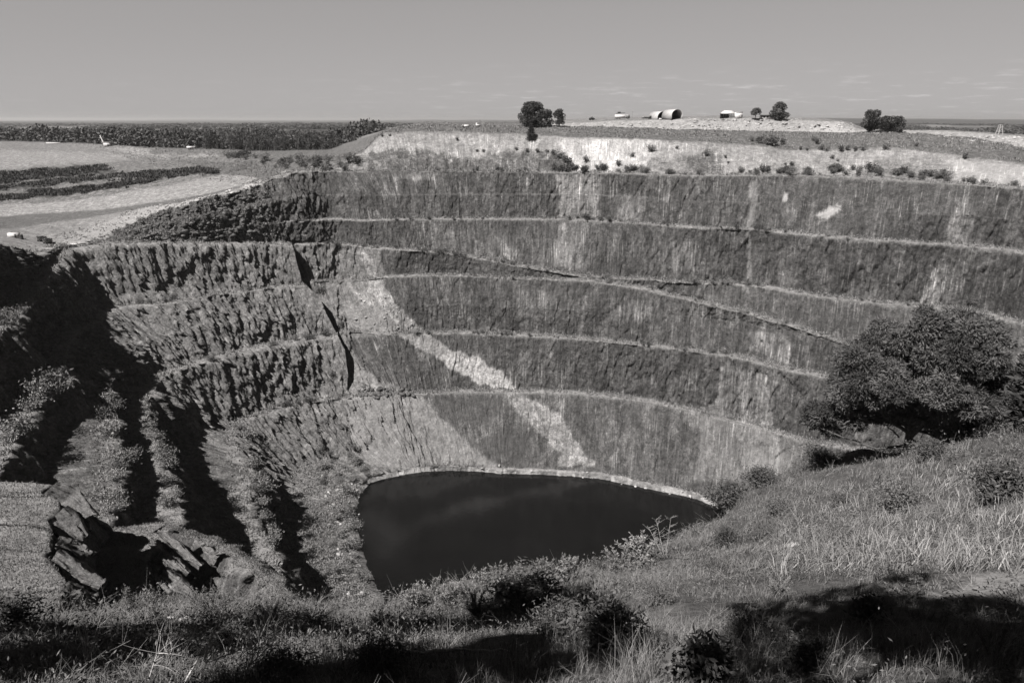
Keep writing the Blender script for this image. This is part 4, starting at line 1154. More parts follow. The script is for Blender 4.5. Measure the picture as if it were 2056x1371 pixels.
# ------------------------------------------------------------------ the big tree on the right rim and the pine at the frame's edge
def px_tree(name, base_px, base_py, outline, nb, leaf, per, seed, br_px, limbs, trunk_r, mat, depth=0.8, droop=-0.15):
    rg = np.random.default_rng(seed)
    B = land(base_px, base_py) ; k = m_per_px(B)
    root = empty(name, B)
    e2 = np.array([B[0], B[1]]) / math.hypot(B[0], B[1]); e1 = np.array([e2[1], -e2[0]])
    xs = [p[0] for p in outline]; ys = [p[1] for p in outline]
    ox = np.array(outline, float)
    blobs = []
    half = (max(xs) - min(xs)) * 0.5
    cxm = (max(xs) + min(xs)) * 0.5
    while len(blobs) < nb:
        x = rg.uniform(min(xs), max(xs)); y = rg.uniform(min(ys), max(ys))
        if not in_poly(np.array([x]), np.array([y]), outline)[0]: continue
        dmin = np.min(np.hypot(ox[:, 0] - x, ox[:, 1] - y))
        r = br_px * rg.uniform(0.7, 1.25)
        rel = min(1.0, dmin / (0.45 * half))
        yy = rg.uniform(-1, 1) * depth * half * math.sqrt(max(0.05, 1 - ((x - cxm) / half) ** 2)) * (0.35 + 0.65 * rel)
        lowb = np.clip((y - 740) / 120, 0, 1)
        a_ = (x - base_px) * k; zc = (base_py - y) * k * 1.07 + max(0, -yy) * k * 0.6 * lowb
        blobs.append(((a_ * e1[0] + yy * k * e2[0], a_ * e1[1] + yy * k * e2[1], zc), r * k, 0.72))
    tr = MB()
    for (pts, r0, r1) in limbs:
        P = np.array([((a - base_px) * k * e1[0] + d * e2[0], (a - base_px) * k * e1[1] + d * e2[1], (base_py - b) * k) for a, b, d in pts])
        P = resample(P, 10)
        P[1:-1] += rg.normal(size=(8, 3)) * 0.06
        tr.tube(P, np.linspace(r0, r1, 10), 8)
    top = np.array([0.0, 0, (base_py - 830) * k]) if base_py > 860 else np.array([0, 0, 1.5])
    for j, (c, r, sq) in enumerate(blobs):
        if j % 5 == 0:
            c = np.array(c); tr.tube(bez(top * rg.uniform(0.6, 1.5), top * .4 + c * [.5, .5, .45] + [0, 0, .3], c, 7), np.linspace(trunk_r * .3, 0.03, 7), 5)
    tr.build('trunk', M_BARK, root, smooth=True)
    P, T, Dn = crown_points(rg, blobs, per)
    cr = MB(); cr.leaves(P, leaf[0], leaf[1], rg, D=Dn * 0.7 + np.array([0, 0, droop]), tone=T, spread=0.6)
    cr.build('crown', mat, root)
    return root, k
big, kb = px_tree('broad_leaved_tree', 1817, 906, [(1672, 780), (1680, 730), (1700, 690), (1745, 672), (1790, 668), (1800, 645), (1830, 632), (1870, 630), (1920, 648), (1945, 690), (1965, 740), (1975, 800),
                  (1975, 850), (1955, 885), (1930, 900), (1890, 890), (1850, 856), (1822, 832), (1780, 846), (1745, 862), (1700, 880), (1660, 892), (1630, 898), (1616, 880), (1622, 855), (1668, 850), (1665, 815)],
                  300, (0.46, 0.12), 310, 17, 24, [([(1817, 912, 0), (1818, 870, 0), (1812, 835, 0.2), (1800, 790, 0.4), (1810, 700, 0)], 0.5, 0.08), ([(1818, 870, 0), (1840, 830, -.5), (1880, 770, -1), (1900, 700, -1)], 0.3, 0.05),
                  ([(1815, 862, 0), (1780, 838, -.8), (1740, 800, -1.5), (1710, 750, -1.5)], 0.24, 0.05), ([(1816, 890, 0.2), (1770, 902, -1.2), (1710, 884, -2), (1650, 872, -2)], 0.16, 0.05), ([(1817, 875, 0), (1860, 880, -1), (1930, 870, -1.5)], 0.18, 0.05),
                  ([(1800, 868, -1), (1780, 850, -1.2), (1760, 842, -1.4)], 0.1, 0.04)], 0.5, plant_mat('tree_leaf', 0.052))
tag(big, 'large round dark leafy tree on the rim of the right slope', 'tree')
pb = land(2054, 872) ; kp = m_per_px(pb)
pineP = make_conifer('pine_tree', 61, 14.0, 7.0, M_NEEDLE, 2.0)
pineP.location = (pb[0] + 2.8, pb[1] + 1.5, pb[2] - 0.5)
tag(pineP, 'dark spreading pine cut by the right edge of the photo, beside the large leafy tree', 'pine tree')

# ------------------------------------------------------------------ trees on the far plateau
def stand(root, px, py, label, cat='tree', group=None, dz=-0.2):
    P = land(px, py); root.location = (P[0], P[1], P[2] + dz); tag(root, label, cat, group); return m_per_px(P)
def rim_tree(name, seed, px, py, wpx, hpx, label, trunk_f=0.25, shape='round', mat=None, nb=26, per=42, leaf=None, group=None):
    P = land(px, py); k = m_per_px(P)
    h, w = hpx * k, wpx * k
    t = make_tree(name, seed, h, w, h * trunk_f, leaf or (0.9, 0.55), nb, per, mat or M_LEAF2, None, shape)
    t.location = (P[0], P[1], P[2] - .2); tag(t, label, 'tree', group); return t
rim_tree('gum_tree', 31, 1068, 250, 62, 47, 'biggest dark tree of the clump left of the arched sheds, standing over a pale mound', 0.05, nb=44, mat=M_LEAF)
rim_tree('gum_tree', 32, 1102, 250, 20, 33, 'narrow middle tree of the clump left of the arched sheds', 0.12, 'tall', mat=M_LEAF)
rim_tree('gum_tree', 33, 1122, 250, 29, 33, 'rounded right hand tree of the clump left of the arched sheds', 0.1, 'round', mat=M_LEAF)
rim_tree('umbrella_tree', 34, 1516, 237, 25, 23, 'small umbrella shaped tree beside the flat roofed shelter on the skyline', 0.5, 'umbrella', nb=20)
rim_tree('gum_tree', 35, 1566, 236, 40, 33, 'large rounded tree alone on the skyline right of the umbrella shaped tree', 0.08, 'round', nb=30)
rim_tree('gum_tree', 36, 1749, 262, 46, 43, 'tall left tree of the dark clump on the right rim', 0.15, 'round', mat=M_LEAF)
rim_tree('gum_tree', 37, 1778, 262, 42, 32, 'low middle tree of the dark clump on the right rim', 0.1, 'round', mat=M_LEAF)
rim_tree('gum_tree', 38, 1801, 262, 38, 31, 'rounded right tree of the dark clump on the right rim', 0.1, 'round', mat=M_LEAF)
cP = land(1064, 277); kc = m_per_px(cP)
con = make_conifer('conifer', 44, 33 * kc, 26 * kc, M_NEEDLE, 1.6); con.location = (cP[0], cP[1], cP[2] - .3)
tag(con, 'single dark conifer standing on the edge of the white bank', 'conifer')

# ------------------------------------------------------------------ shrubs along the benches
S1 = make_shrub('bench_shrub', 51, 1.0, 1.3, (0.16, 0.09), 11, 26, M_LEAF2)
S2 = make_shrub('bench_shrub', 52, 1.0, 1.5, (0.15, 0.07), 12, 26, M_LEAF2)
S3 = make_shrub('bench_shrub', 53, 1.0, 1.1, (0.17, 0.1), 10, 24, M_LEAF)
S4 = make_shrub('pale_shrub', 54, 1.0, 1.3, (0.13, 0.06), 12, 30, M_PALE)
S5 = make_shrub('pale_shrub', 55, 1.0, 1.6, (0.12, 0.05), 14, 30, M_PALE)
ORD = ['first', 'second', 'third', 'fourth', 'fifth', 'sixth', 'seventh', 'eighth', 'ninth', 'tenth', 'eleventh', 'twelfth', 'thirteenth', 'fourteenth', 'fifteenth', 'sixteenth', 'seventeenth', 'eighteenth', 'nineteenth', 'twentieth']
def ordw(i): return ORD[i] if i < 20 else 'twenty ' + ORD[i - 20] if i < 30 else 'thirty ' + ORD[i - 30]
LM = [(-50, 'the tipped trucks'), (260, 'the dark rubble slope'), (590, 'the dark cleft'), (740, 'the end of the white bank'), (1060, 'the lone conifer'), (1165, 'the pale washed strip'), (1340, 'the arched sheds'),
      (1512, 'the narrow pale chute'), (1665, 'the white rock scar'), (1770, 'the tree clump on the rim'), (2000, 'the wooden tower')]
def lm(px):
    return [n for x, n in LM if x <= px][-1]
_used = {}
def shrub_run(where, items, protos, group, cat='shrub', adj=None):
    """items: (px, py, height in px); labelled by what stands above them and their order"""
    for (px, py, hp) in sorted(items):
        P = land(px, py, 3.0)
        if P is None: continue
        k = m_per_px(P); pr = protos[random.randrange(len(protos))]
        a = lm(px); key = (where, a); _used[key] = _used.get(key, -1) + 1
        tone = 'pale' if pr in (S4, S5) else 'dark'
        put(pr, (P[0], P[1], P[2] - 0.1), hp * k * random.uniform(1.05, 1.6), label='%s shrub, %s right from below %s, on %s' % (tone, ordw(_used[key]), a.replace('the ', '', 1), where),
            group=group, cat=cat)
def along(line, n, x0, x1, hmin, hmax, dy=(-3, 1)):
    xs = [p[0] for p in line]; ys = [p[1] for p in line]
    return [(x, float(np.interp(x, xs, ys)) + random.uniform(*dy), random.uniform(hmin, hmax)) for x in [random.uniform(x0, x1) for _ in range(n)]]
LR = [(600, 343), (800, 342), (1000, 343), (1200, 345), (1400, 350), (1600, 350), (1750, 356), (1900, 366), (2056, 377)]
LL2 = [(755, 440), (860, 438), (1000, 438), (1120, 438), (1200, 441), (1300, 448), (1400, 455), (1480, 458), (1560, 464), (1700, 483), (1800, 495), (1900, 510), (2056, 526)]
LRA = [(600, 490), (790, 499), (900, 510), (1000, 525), (1100, 546), (1180, 561), (1300, 581), (1400, 606), (1500, 630), (1600, 658), (1690, 688)]
LL3 = [(790, 554), (860, 551), (1000, 556), (1180, 561), (1340, 566), (1500, 572), (1600, 586), (1700, 600), (1800, 611), (1960, 626)]
LL4 = [(800, 671), (860, 668), (1000, 670), (1150, 678), (1230, 685), (1350, 698), (1480, 716), (1560, 738)]
LL5 = [(860, 788), (1000, 786), (1150, 788), (1300, 803), (1410, 826)]
shrub_run('the top bench', along(LR, 10, 640, 1100, 5, 9) + along(LR, 32, 1105, 1300, 6, 12, (-8, -1)) + along(LR, 6, 1300, 1480, 5, 8) + along(LR, 24, 1490, 1660, 6, 11, (-9, 0)) +
          along(LR, 30, 1660, 1900, 7, 13, (-16, -1)) + along(LR, 8, 1900, 2040, 8, 13, (-6, -1)), [S1, S2, S3], 'shrubs along the top bench of the far wall')
shrub_run('the second bench', along(LL2, 9, 760, 1080, 4, 7) + along(LL2, 10, 1090, 1300, 5, 9) + along(LL2, 9, 1300, 1600, 4, 8) + along(LL2, 7, 1620, 2000, 4, 7) + [(1524, 458, 12), (1480, 457, 9)], [S1, S2, S3],
          'shrubs along the second bench of the far wall')
shrub_run('the slanting ramp', along(LRA, 18, 620, 900, 5, 10, (-6, 0)) + along(LRA, 14, 900, 1150, 5, 10, (-5, 0)) + along(LRA, 10, 1180, 1420, 6, 10, (-9, -2)) + along(LRA, 8, 1430, 1650, 5, 8), [S1, S2, S4],
          'shrubs along the slanting ramp')
shrub_run('the third bench', along(LL3, 5, 800, 1100, 4, 7) + along(LL3, 8, 1330, 1560, 5, 11) + along(LL3, 6, 1570, 1900, 4, 7) + [(1945, 612, 14)], [S1, S2, S4], 'shrubs along the third bench')
shrub_run('the fourth bench', along(LL4, 9, 810, 1150, 5, 9) + along(LL4, 7, 1150, 1480, 5, 9) + [(835, 668, 14), (1430, 706, 12), (1450, 708, 11)], [S1, S2, S4], 'shrubs along the fourth bench')
shrub_run('the white bank', [(1268, 316, 7), (1309, 303, 12), (1362, 298, 5), (1176, 322, 9), (1240, 332, 11), (1673, 318, 8), (1683, 322, 6), (1711, 340, 8), (1588, 332, 8), (1578, 330, 4), (1420, 312, 9), (1457, 315, 6), (1464, 326, 5),
          (1123, 318, 12), (1132, 326, 13), (1110, 312, 9), (1140, 332, 12), (1035, 303, 5), (1060, 304, 6), (1080, 306, 6), (1098, 304, 6), (970, 303, 5), (955, 305, 5), (917, 280, 6), (768, 273, 5), (780, 275, 4),
          (1745, 345, 16), (1765, 350, 14), (1800, 352, 13), (1815, 345, 12), (1830, 356, 10), (1893, 350, 10), (1885, 356, 8), (1850, 356, 9), (1935, 318, 9)], [S1, S3], 'shrubs growing on the white bank')
shrub_run('the grassy upper bank', [(1525, 286, 13), (1540, 290, 16), (1556, 292, 15), (1572, 288, 12), (1512, 282, 8), (1640, 287, 9), (1635, 282, 7), (1652, 300, 8), (1690, 302, 9), (1700, 301, 8), (1715, 302, 9), (1733, 302, 9), (1780, 299, 10),
          (1658, 302, 6), (1620, 302, 5), (1610, 300, 6), (1840, 292, 6)], [S1, S3], 'shrubs on the grassy bank above the white slope')
# left: spoil, slide, middle wall and the shaded benches
shrub_run('the tumbled left ground', [(random.uniform(470, 720), 0, 0) for _ in range(0)] + [(x, np.interp(x, [450, 520, 600, 700], [312, 322, 328, 330]) + random.uniform(-10, 12), random.uniform(6, 13)) for x in [random.uniform(455, 720) for _ in range(40)]],
          [S1, S2, S3], 'shrubs on the tumbled ground left of the white bank')
shrub_run('the dark rubble slope', [(x, np.interp(x, [250, 400, 560], [478, 455, 420]) + random.uniform(-18, 14), random.uniform(5, 10)) for x in [random.uniform(260, 700) for _ in range(20)]], [S1, S3, S4], 'shrubs on the dark rubble slope')
shrub_run('the middle wall benches', along([(260, 612), (380, 600), (500, 583), (600, 571)], 8, 270, 600, 6, 13) + along([(360, 738), (480, 708), (560, 690), (660, 674)], 9, 380, 670, 6, 12) + along([(490, 838), (560, 818), (700, 796)], 7, 500, 690, 6, 14) +
          [(640, 585, 15), (650, 670, 14), (665, 755, 16)], [S1, S2, S4], 'shrubs on the benches of the middle wall')
LB = []
def strip(pts, n, hmin, hmax, dx):
    ys = [p[1] for p in pts]; xs = [p[0] for p in pts]
    for _ in range(n):
        y = random.uniform(ys[0], ys[-1]); LB.append((float(np.interp(y, ys, xs)) + random.uniform(*dx), y, random.uniform(hmin, hmax)))
strip([(310, 785), (335, 900), (352, 980), (362, 1035)], 16, 10, 26, (-28, 4))
strip([(480, 850), (520, 950), (552, 1090)], 14, 12, 26, (-14, 8))
strip([(700, 985), (700, 1050), (715, 1150), (740, 1200)], 18, 10, 24, (-22, 8))
strip([(215, 770), (245, 850), (262, 930), (240, 1040)], 16, 16, 36, (-38, 4))
strip([(150, 770), (95, 800), (30, 920)], 12, 18, 38, (-30, 14))
strip([(103, 594), (60, 628), (5, 668)], 8, 14, 26, (-20, 0))
shrub_run('the shaded left wall benches', LB, [S4, S5, S4, S2], 'pale shrubs on the left wall benches')
shrub_run('the scree above the water', [(random.uniform(640, 740), random.uniform(900, 975), random.uniform(7, 16)) for _ in range(22)] + [(random.uniform(655, 725), random.uniform(975, 1190), random.uniform(9, 20)) for _ in range(18)], [S4, S5, S2], 'pale shrubs on the scree above the water')
for q in (S1, S2, S3, S4, S5): drop(q)

# ------------------------------------------------------------------ foreground shrubs
F1 = make_shrub('leafy_shrub', 71, 1.0, 1.2, (0.11, 0.035), 22, 110, M_LEAF, bark=M_BARK)
F2 = make_shrub('leafy_shrub', 72, 1.0, 1.3, (0.10, 0.028), 24, 110, M_LEAF2)
F3 = make_shrub('feathery_shrub', 73, 1.0, 1.0, (0.13, 0.022), 20, 90, M_PALE, 'feather')
F4 = make_shrub('feathery_shrub', 74, 1.0, 1.3, (0.12, 0.02), 26, 80, M_PALE, 'feather')
F5 = make_shrub('broad_leaved_shrub', 75, 1.0, 1.0, (0.16, 0.06), 16, 70, M_LEAF)
F6 = make_shrub('brush', 76, 1.0, 1.9, (0.10, 0.018), 40, 70, plant_mat('brush_leaf', 0.10), 'feather')
def fg(pr, px, py, hp, label, group=None, wf=1.0, cat='shrub'):
    P = land(px, py, 9.0); k = m_per_px(P); s = hp * k
    o = copy_tree(pr); o.location = (P[0], P[1], P[2] - 0.05 * s); o.scale = (s * wf, s * wf, s); o.rotation_euler = (0, 0, random.uniform(0, 6.28))
    return tag(o, label, cat, group)
fg(F1, 1075, 1200, 75, 'wide dark shrub at the crest of the slope, in deep shade just below the pond', None, 1.7)
fg(F1, 1215, 1292, 130, 'tall dark narrow leaved shrub between two shade patches at bottom centre', None, 1.0)
fg(F2, 1130, 1275, 90, 'drooping narrow leaved shrub in the shade left of the tall dark shrub')
fg(F2, 1320, 1208, 52, 'small rounded dark shrub on bare ground below the bare sapling')
fg(F2, 1432, 1152, 46, 'tiny round dark shrub on the pale slope edge above the small rounded dark shrub')
fg(F1, 1456, 1092, 48, 'dark tufty shrub on the slope just below the right tip of the pond')
fg(F1, 1450, 1006, 58, 'spreading dark shrub on the crest at the right tip of the pond', None, 1.2)
fg(F1, 1522, 968, 44, 'wide low dark shrub on the crest, next right from the pond tip shrub', None, 1.4)
fg(F2, 1792, 1018, 80, 'dense rounded shrub standing right of the short post', None, 0.95)
fg(F1, 2012, 1000, 100, 'large dark spiky shrub at the right edge below the pine', None, 1.1)
fg(F5, 1405, 1372, 130, 'black broad leaved shrub at the bottom edge, right of centre', None, 1.1)
fg(F5, 1738, 1238, 62, 'dark upright shrub at the upper edge of the shade on the right', None, 1.2)
fg(F2, 1690, 1005, 34, 'low dark shrub left of the short post', None, 1.4)
fg(F2, 1560, 1025, 36, 'faint low shrub on the slope below the wide crest shrub', None, 1.5)
fg(F1, 1870, 915, 48, 'low dark shrub at the foot of the large leafy tree', None, 1.3)
fg(F2, 1650, 925, 44, 'dark shrub under the low left branch of the large leafy tree', None, 1.8)
fg(F3, 1290, 1125, 75, 'pale feathery shrub at the foot of the bare sapling', None, 1.5)
fg(F4, 1245, 1140, 62, 'pale feathery shrub overhanging the pond, left of the sapling', None, 1.3)
fg(F2, 1195, 1145, 42, 'round dark shrub at the pond edge left of the pale feathery pair', None, 1.0)
fg(F1, 1170, 1240, 75, 'dark twiggy shrub on the edge of the central shade', None, 1.2)
EDGEX = [(830, 1222), (865, 1214), (900, 1205), (935, 1196), (965, 1184), (1000, 1172), (1035, 1165), (1100, 1162), (1135, 1165), (1165, 1168), (880, 1240), (950, 1225), (1010, 1205), (800, 1240), (760, 1255)]
for i, (x, y) in enumerate(EDGEX):
    fg([F3, F4][i % 2], x, y, random.uniform(50, 74), 'pale feathery shrub, %s from the left in the row along the pond side crest' % ordw(sorted(EDGEX).index((x, y))), 'feathery shrubs along the pond side crest', random.uniform(.8, 1.2))
fg(F6, 430, 1236, 72, 'wide pale brush bush in front of the shaded left spurs', None, 1.1)
fg(F6, 545, 1240, 45, 'low brush bush right of the wide pale brush bush')
fg(F6, 630, 1248, 52, 'brush bush at the left foot of the pond side', None, 1.0)
fg(F3, 668, 1232, 44, 'small spiky feathery shrub left of the pond foot', None, 0.9)
fg(F3, 312, 1240, 44, 'slim feathery shrub right of the little conifer sapling', None, 0.8)
fg(F1, 30, 1262, 84, 'dark bush at the left edge on top of the grassy spur foot', None, 1.3)
fg(F1, 455, 1300, 60, 'black shaded bush below the wide pale brush bush', None, 1.6)
fg(F2, 1500, 1300, 80, 'dark leafy shrub within the right hand shade, left part', None, 1.2)
fg(F1, 1620, 1330, 75, 'dark narrow leaved shrub within the right hand shade, middle part', None, 1.3)
fg(F2, 1320, 1330, 80, 'grey leafy shrub between the central and the right hand shade', None, 1.1)
fg(F1, 760, 1345, 60, 'dark low shrub at the bottom edge left of the pale stick', None, 1.8)
fg(F1, 560, 1360, 60, 'dark thorny shrub at the bottom edge right of the dead branches', None, 1.8)
fg(F4, 1560, 1190, 55, 'pale twiggy shrub above the upper edge of the right hand shade', None, 1.0)
fg(F4, 1990, 1330, 110, 'tall pale twiggy shrub in the bottom right corner', None, 0.8)
for q in (F1, F2, F3, F4, F5, F6): drop(q)
cs = land(266, 1226, 9); ks_ = m_per_px(cs)
sap = make_conifer('conifer_sapling', 81, 64 * ks_, 28 * ks_, plant_mat('sapling_needle', 0.13), 0.7); sap.location = (cs[0], cs[1], cs[2] - .1)
tag(sap, 'little pale conifer sapling standing before the shaded spurs at lower left', 'sapling')
# bare sapling with three thin stems against the pond
bs = land(1332, 1112, 9); kk_ = m_per_px(bs)
bare = empty('bare_sapling', bs)
for j, (tipx, tipy) in enumerate([(1338, 1020), (1310, 1025), (1296, 1045)]):
    rg = np.random.default_rng(90 + j); st = MB(); fo = MB()
    tip = np.array([(tipx - 1332) * kk_, 0.1 * j, (1112 - tipy) * kk_])
    pts = bez((0, 0, -.2), tip * [.45, .5, .4], tip, 9); st.tube(pts, np.linspace(.035, .010, 9), 5)
    for q in range(16):
        t = rg.uniform(.45, 1); b = np.array([np.interp(t, np.linspace(0, 1, 9), pts[:, i]) for i in range(3)]); a = rg.uniform(0, 6.28); l = rg.uniform(.25, .75)
        e = b + np.array([math.cos(a) * l, math.sin(a) * l * .6, l * .55]); tw_ = bez(b, (b + e) / 2 + [0, 0, -.05], e, 4); st.tube(tw_, np.linspace(.010, .005, 4), 4)
        P = b + (e - b) * rg.uniform(.3, 1, (14, 1)); fo.leaves(P, .11, .02, rg, D=np.tile((e - b) / l, (14, 1)), spread=.7)
    s_ = st.build('stem', M_DEAD, bare); fo.build('foliage', M_STRAW, s_)
tag(bare, 'thin nearly bare sapling with three stems rising against the dark pond', 'sapling')

# trees beside the viewer, out of the frame, whose shade lies over the foreground
def shade_tree(seed, target, rise, r, label):
    G = at_y(*target); L = np.array(SUN_DIR); c = G - L / -L[2] * -rise if False else G + np.array([-L[0], -L[1], -L[2]]) / (-L[2]) * rise
    tx, ty = c[0] * 1.0 - 0.8, min(c[1], c[1]) - 0.5
    gz = float(ground_z(np.array([tx]), np.array([ty]), False)[0]); gz = max(gz, c[2] - 24)
    root = empty('gum_tree', (tx, ty, gz)); rg = np.random.default_rng(seed)
    h = c[2] - gz; off = np.array([c[0] - tx, c[1] - ty, h])
    tr = MB(); tr.tube(bez((0, 0, -.5), (0.2, .1, h * .6), off, 10), np.linspace(.26, .08, 10), 8); 
    blobs = []
    for _ in range(30):
        d = rg.normal(size=3); d /= np.linalg.norm(d); q = off + d * r * np.array([1, 1, .75]) * rg.uniform(.2, 1.0)
        blobs.append((q, r * rg.uniform(.13, .27), .8)); tr.tube(bez(off * [.8, .8, .7], off * .5 + q * .5, q, 5), np.linspace(.07, .02, 5), 4)
    tr.build('trunk', M_BARK, root); P, T, Dn = crown_points(rg, blobs, 2700 / r)
    cr = MB(); cr.leaves(P, .38, .16, rg, D=Dn, tone=T, spread=.8); cr.build('crown', M_LEAF, root)
    return tag(root, label, 'tree')
shade_tree(201, (1030, 1238, 25), 27.5, 5.0, 'gum tree left of the viewpoint that shades the bottom centre')
shade_tree(202, (1880, 1272, 15.5), 23, 5.4, 'tall gum tree beside the viewpoint that shades the bottom right')
shade_tree(204, (70, 1315, 13.5), 17, 4.8, 'gum tree far left of the viewpoint that shades the bottom left corner')
shade_tree(205, (900, 1345, 12), 19, 3.4, 'slim gum tree left of the viewpoint that shades the bottom edge')
shade_tree(206, (485, 1275, 21), 17, 2.2, 'small crowned gum tree left of the viewpoint that shades the earth bank')

# ------------------------------------------------------------------ grass
def blades(P, H, Wd, lean, rg, tone, name, mat, label, cat='grass', bend=0.35):
    n = len(P)
    a = rg.uniform(0, 6.283, n); D = np.stack([np.cos(a), np.sin(a), 0 * a], 1)
    b = rg.uniform(0, 6.283, n); Sd = np.stack([np.cos(b), np.sin(b), 0 * b], 1) * (Wd * 0.5)[:, None]
    ln = (lean * rg.uniform(0.2, 1.6, n))[:, None]
    up = np.array([0, 0, 1.0])
    mid = P + up * (H * 0.6)[:, None] + D * ln * (H * 0.35)[:, None]
    tip = P + up * (H * (1 - bend * ln[:, 0] ** 2).clip(0.35, 1))[:, None] + D * ln * (H * 1.0)[:, None]
    v = np.stack([P - Sd, P + Sd, mid + Sd * 0.7, mid - Sd * 0.7, tip], 1).reshape(-1, 3)
    i = np.arange(n)[:, None] * 5
    q = i + np.array([[0, 1, 2, 3]]); t = i + np.array([[3, 2, 4]])
    o = mesh_from(name, v, [q, t], mat, attrs={'tone': np.repeat(tone, 5)}, smooth=False)
    return tag(o, label, cat, kind='stuff')
rgG = np.random.default_rng(4242)
def scatter_fg(n, r0, r1f, clump, az0=-38, az1=38):
    az = np.radians(rgG.uniform(az0, az1, n)); er = edge_r(az)
    u = rgG.uniform(0, 1, n); rd = r0 + (er * r1f - r0) * u ** 1.35
    x = OC[0] + np.sin(az) * rd; y = OC[1] + np.cos(az) * rd
    x = np.repeat(x, clump) + rgG.normal(size=n * clump) * 0.10 * np.repeat(np.clip(rd / 30, .5, 2.5), clump); y = np.repeat(y, clump) + rgG.normal(size=n * clump) * 0.10 * np.repeat(np.clip(rd / 30, .5, 2.5), clump)
    return x, y, np.repeat(rd, clump)
x, y, rd = scatter_fg(25000, 17, 1.03, 12, -48, 48)
dens = fbm(x / 5, y / 5, oct=3, seed=900)
bare_ = fbm(x / 3, y / 3, oct=2, seed=905)
P = np.stack([x, y, ground_z(x, y)], 1)
gx_, gy_ = project(P)
path = in_poly(gx_, gy_, [(1860, 1200), (1960, 1158), (2070, 1130), (2100, 1150), (2056, 1178), (1960, 1205)])
bank = in_poly(gx_, gy_, [(130, 1252), (300, 1234), (470, 1242), (530, 1264), (500, 1297), (140, 1292)]) & (rgG.uniform(0, 1, len(x)) > .15)
keep = (bare_ + rgG.normal(size=len(x)) * .2 > -0.45 + 0.37 * np.clip((rd - 26) / 16, 0, 1)) & ~path & ~bank
x, y, rd, dens, P = x[keep], y[keep], rd[keep], dens[keep], P[keep]
H = np.clip(0.28 + 0.45 * dens + rgG.uniform(-.12, .22, len(x)), .12, .9) * np.clip(rd / 34, .75, 1.7)
blades(P - [0, 0, .03], H, 0.010 * np.clip(rd / 20, .8, 4.5), 0.85 + 0 * x, rgG, np.clip(0.8 + 0.5 * fbm(x / 2.2, y / 2.2, oct=2, seed=910) + rgG.normal(size=len(x)) * .22, .25, 1.8), 'grass', M_GRASS,
       'dry pale grass covering the near slope')
# long strap-leaved tussocks on the right slope
n = 420
pxs = rgG.uniform(1560, 2120, n); pys = rgG.uniform(925, 1150, n)
TP = []
for a, b in zip(pxs, pys):
    if b < 905 + (a < 1700) * 60: continue
    q = land(a, b, 8)
    if q is not None and np.hypot(q[0], q[1]) < 110: TP.append(q)
TP = np.array(TP); m = 16
PP = np.repeat(TP, m, 0) + rgG.normal(size=(len(TP) * m, 3)) * [.22, .22, 0]
blades(PP, rgG.uniform(.6, 1.25, len(PP)), np.full(len(PP), .035), np.full(len(PP), .95), rgG, np.clip(rgG.normal(1.0, .3, len(PP)), .4, 1.8), 'tussock_grass', M_STRAW, 'long strap leaved tussocks bending over the right slope', bend=.5)
n = 130
TP = np.array([q for q in (land(a, b, 8) for a, b in zip(2056 * rgG.uniform(0.09, 1, n) ** .6, rgG.uniform(1285, 1371, n))) if q is not None])
PP = np.repeat(TP, 30, 0) + rgG.normal(size=(len(TP) * 30, 3)) * [.16, .16, 0]
blades(PP, rgG.uniform(.4, 1.0, len(PP)), np.full(len(PP), .009), np.full(len(PP), .5), rgG, np.clip(rgG.normal(1.0, .3, len(PP)), .4, 1.8), 'reed_grass', M_STRAW, 'thin tall straw stalks standing at the bottom of the picture', bend=.3)
# grass and low scrub on the spurs and benches
def tri_scatter(G, ri, ci, n, rg):
    r = rg.integers(ri[0], ri[1], n); c = rg.integers(ci[0], ci[1], n)
    u = rg.uniform(0, 1, (n, 1)); v = rg.uniform(0, 1, (n, 1))
    a, b, c2, d = G[r, c], G[r, c + 1], G[r + 1, c], G[r + 1, c + 1]
    return a * (1 - u) * (1 - v) + b * u * (1 - v) + c2 * (1 - u) * v + d * u * v
PA = tri_scatter(GA, (20, 60), (14, 163), 42000, rgG)
PB = tri_scatter(GB, (30, 60), (14, 163), 15000, rgG)
PR = tri_scatter(GR, (20, 34), (0, 118), 9000, rgG)
PS = np.concatenate([PA, PB, PR])
blades(PS - [0, 0, .05], rgG.uniform(.25, .7, len(PS)), np.full(len(PS), .12), np.full(len(PS), .7), rgG, np.clip(1.0 + .5 * fbm(PS[:, 0] / 6, PS[:, 1] / 6, oct=3, seed=930) + rgG.normal(size=len(PS)) * .2, .3, 1.7), 'spur_grass',
       M_GRASS, 'short dry grass on the tops of the left rock spurs')
BP, BH = [], []
for nm, cnt in [('b_L5', 9000), ('b_L4', 9000), ('b_C', 4000), ('b_LO', 11000), ('b_HI', 11000), ('b_L2', 6000), ('b_R', 9000), ('b_W1', 2500)]:
    rws = np.where(segname == nm)[0]
    p = tri_scatter(PITP, (rws[0], rws[-1] + 2), (0, NPHI - 2), cnt, rgG)
    if nm == 'b_C': p = p[(p[:, 1] < 330) & (p[:, 0] < -80)]
    BP.append(p)
scr = np.isin(segname, ['f_L2', 'f_M', 'f_R'])
rws = np.where(scr)[0]
ci = np.where((PHD > 131) & (PHD < 158))[0]
BP.append(tri_scatter(PITP, (rws[0], rws[-1]), (ci[0], ci[-1]), 9000, rgG))
rws = np.where(np.isin(segname, ['o4', 'o5', 'o6']))[0]; ci = np.where((PHD < 126))[0]
BP.append(tri_scatter(PITP, (rws[0], rws[-1]), (ci[0], ci[-1]), 16000, rgG))
rws = np.where(np.isin(segname, ['o2', 'o3', 'o4', 'o5', 'o6', 'o7']))[0]; ci = np.where((PHD > 123) & (PHD < 131))[0]
BP.append(tri_scatter(PITP, (rws[0], rws[-1]), (ci[0], ci[-1]), 5000, rgG))
